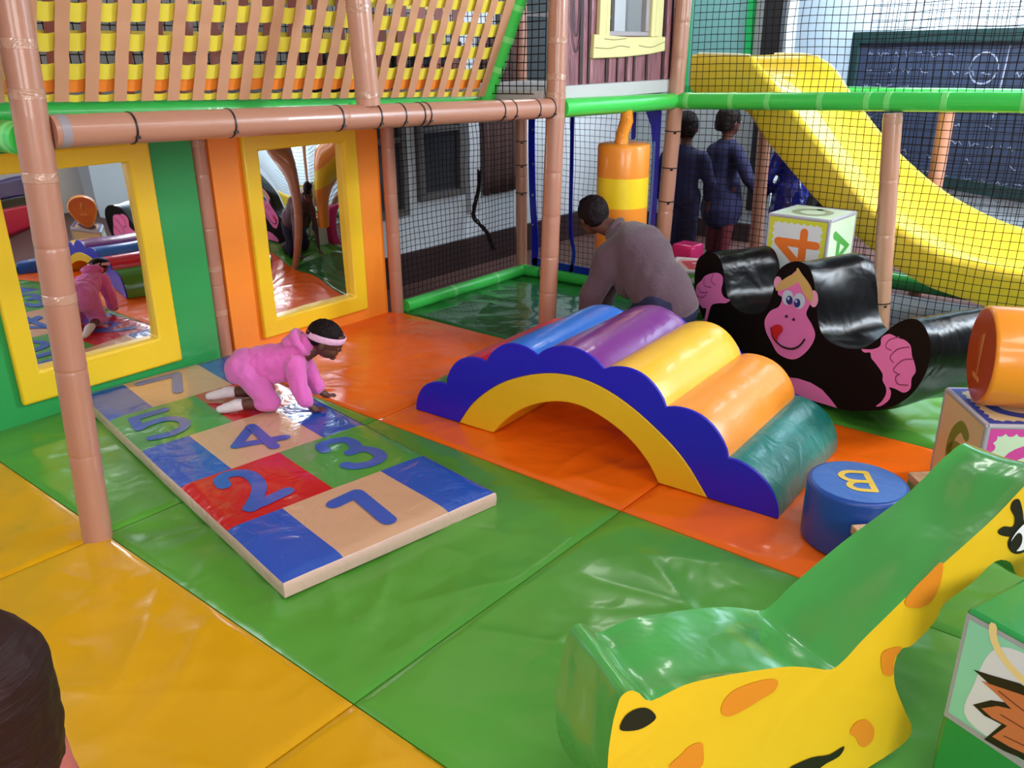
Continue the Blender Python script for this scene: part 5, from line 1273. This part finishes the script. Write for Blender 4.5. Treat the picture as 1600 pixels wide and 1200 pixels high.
child('child in a shiny blue coat beside the post under the slide', -2.68, 6.74, 1.17, 2.2, BLUEV, NAVY, tunic=True)
child('child in dark clothes beyond the net, lowest under the slide', -2.30, 6.50, 0.90, 2.6, DKT, NAVY)
HAIRB = mat('dark_brown_hair', rgb(44, 22, 20), 0.55, bump=0.25, bscale=26, stretch=(.5, .5, 4), spec=0.2)
PINKT = mat('salmon_cloth', rgb(190, 100, 92), 0.9, var=0.05)
child('person with dark brown hair and a salmon top at the bottom left corner', -1.042, 0.180, 1.045, 3.83, PINKT, NAVY, hairc=HAIRB, arm=.02, fat=1.28)

# ------------------------------------------------------------------ things across the room that the mirrors show
for i, (x, z0, w, h, m, lab) in enumerate(((3.2, -.04, .5, .42, vinyl('bench_red', 196, 30, 60), 'red padded bench along the far right wall'), (3.62, -.04, .34, .66, vinyl('bench_black', 30, 26, 34), 'black padded bench step behind the red bench'), (3.8, .62, .12, .3, vinyl('bench_purple', 70, 50, 120), 'purple padded backrest on the far right wall'))):
    g = G(); g.box((x, 1.6, z0 + h / 2), (w, 5.6, h)); o = obj('padded_bench' if i < 2 else 'wall_cushion', g, m, bevel=0.03, seg=3); tag(o, lab, 'bench')
g = G(); g.box((3.88, 2.0, 1.9), (0.03, 4.4, .42)); tag(obj('painted_board', g, mat('mural_teal', rgb(120, 200, 200), 0.6, var=.3)), 'teal painted board on the far right wall', 'wall board')

# ------------------------------------------------------------------ camera
f, pitch, roll, yaw = 1328.2, math.radians(21.545), math.radians(-.4746), math.radians(39.754)
fwd = Vector((-math.sin(yaw) * math.cos(pitch), math.cos(yaw) * math.cos(pitch), -math.sin(pitch)))
right = Vector((math.cos(yaw), math.sin(yaw), 0)); up = right.cross(fwd)
r2 = right * math.cos(roll) + up * math.sin(roll); u2 = -right * math.sin(roll) + up * math.cos(roll)
cam = bpy.data.cameras.new('camera'); co = bpy.data.objects.new('camera', cam); COL.objects.link(co)
Mx = Matrix((r2, u2, -fwd)).transposed().to_4x4(); Mx.translation = Vector((0, 0, 1.6)); co.matrix_world = Mx
cam.sensor_fit = 'HORIZONTAL'; cam.sensor_width = 36; cam.lens = f / 1600 * 36; cam.clip_start = 0.05
SC.camera = co

# ------------------------------------------------------------------ light
W = bpy.data.worlds.new('World'); SC.world = W; W.use_nodes = True
bg = W.node_tree.nodes['Background']; bg.inputs['Color'].default_value = (0.86, 0.92, 1.0, 1); bg.inputs['Strength'].default_value = 0.22
def area(name, loc, target, sx, sy, power, col=(1, 1, 1)):
    l = bpy.data.lights.new(name, 'AREA'); l.shape = 'RECTANGLE'; l.size = sx; l.size_y = sy; l.energy = power; l.color = col
    o = bpy.data.objects.new(name, l); COL.objects.link(o); o.location = loc
    o.rotation_euler = (Vector(target) - Vector(loc)).to_track_quat('-Z', 'Y').to_euler()
    return o
area('ceiling_light_front', (0.3, -0.6, 3.3), (0.0, 1.0, 0), 3.0, 0.5, 45, (1, .97, .94))
area('ceiling_light_middle', (0.6, 2.6, 3.3), (-0.6, 2.8, 0), 3.0, 0.5, 45, (1, .96, .92))
area('ceiling_light_back', (0.9, 6.0, 3.3), (0.0, 5.6, 0), 2.4, 0.35, 45, (1, .98, .96))
area('window_light_right', (1.6, 5.9, 2.6), (-1.8, 8.0, 1.2), 1.6, 1.2, 420, (.85, .93, 1))
area('window_light_left', (-4.3, 0.2, 2.4), (-2.4, 2.0, 0.0), 1.2, 0.9, 30, (.85, .93, 1))
area('left_wall_fill', (-3.6, 6.2, 3.2), (-3.8, 5.6, 0), 1.4, 0.5, 28, (1, .98, .96))  # unseen fill, added to brighten the white wall beyond the left net
area('window_light_side', (3.75, 0.4, 1.9), (-4.0, 1.8, 0.9), 4.0, 1.5, 190, (1, .98, .96))
area('window_light_rear', (0.6, -3.2, 2.0), (-2.0, 3.0, 0.8), 3.4, 1.3, 120, (.95, .97, 1))
area('board_wall_fill', (-2.2, 7.5, 3.1), (-2.1, 8.7, 1.2), 2.6, 0.4, 170, (.88, .95, 1))  # added fill light for the chalkboard wall, stands for no real lamp
SC.view_settings.view_transform = 'Standard'; SC.view_settings.look = 'None'; SC.view_settings.gamma = 1.0; SC.view_settings.use_curve_mapping = False
SC.view_settings.exposure = 0.0
SC.cycles.max_bounces = 8; SC.cycles.use_denoising = True
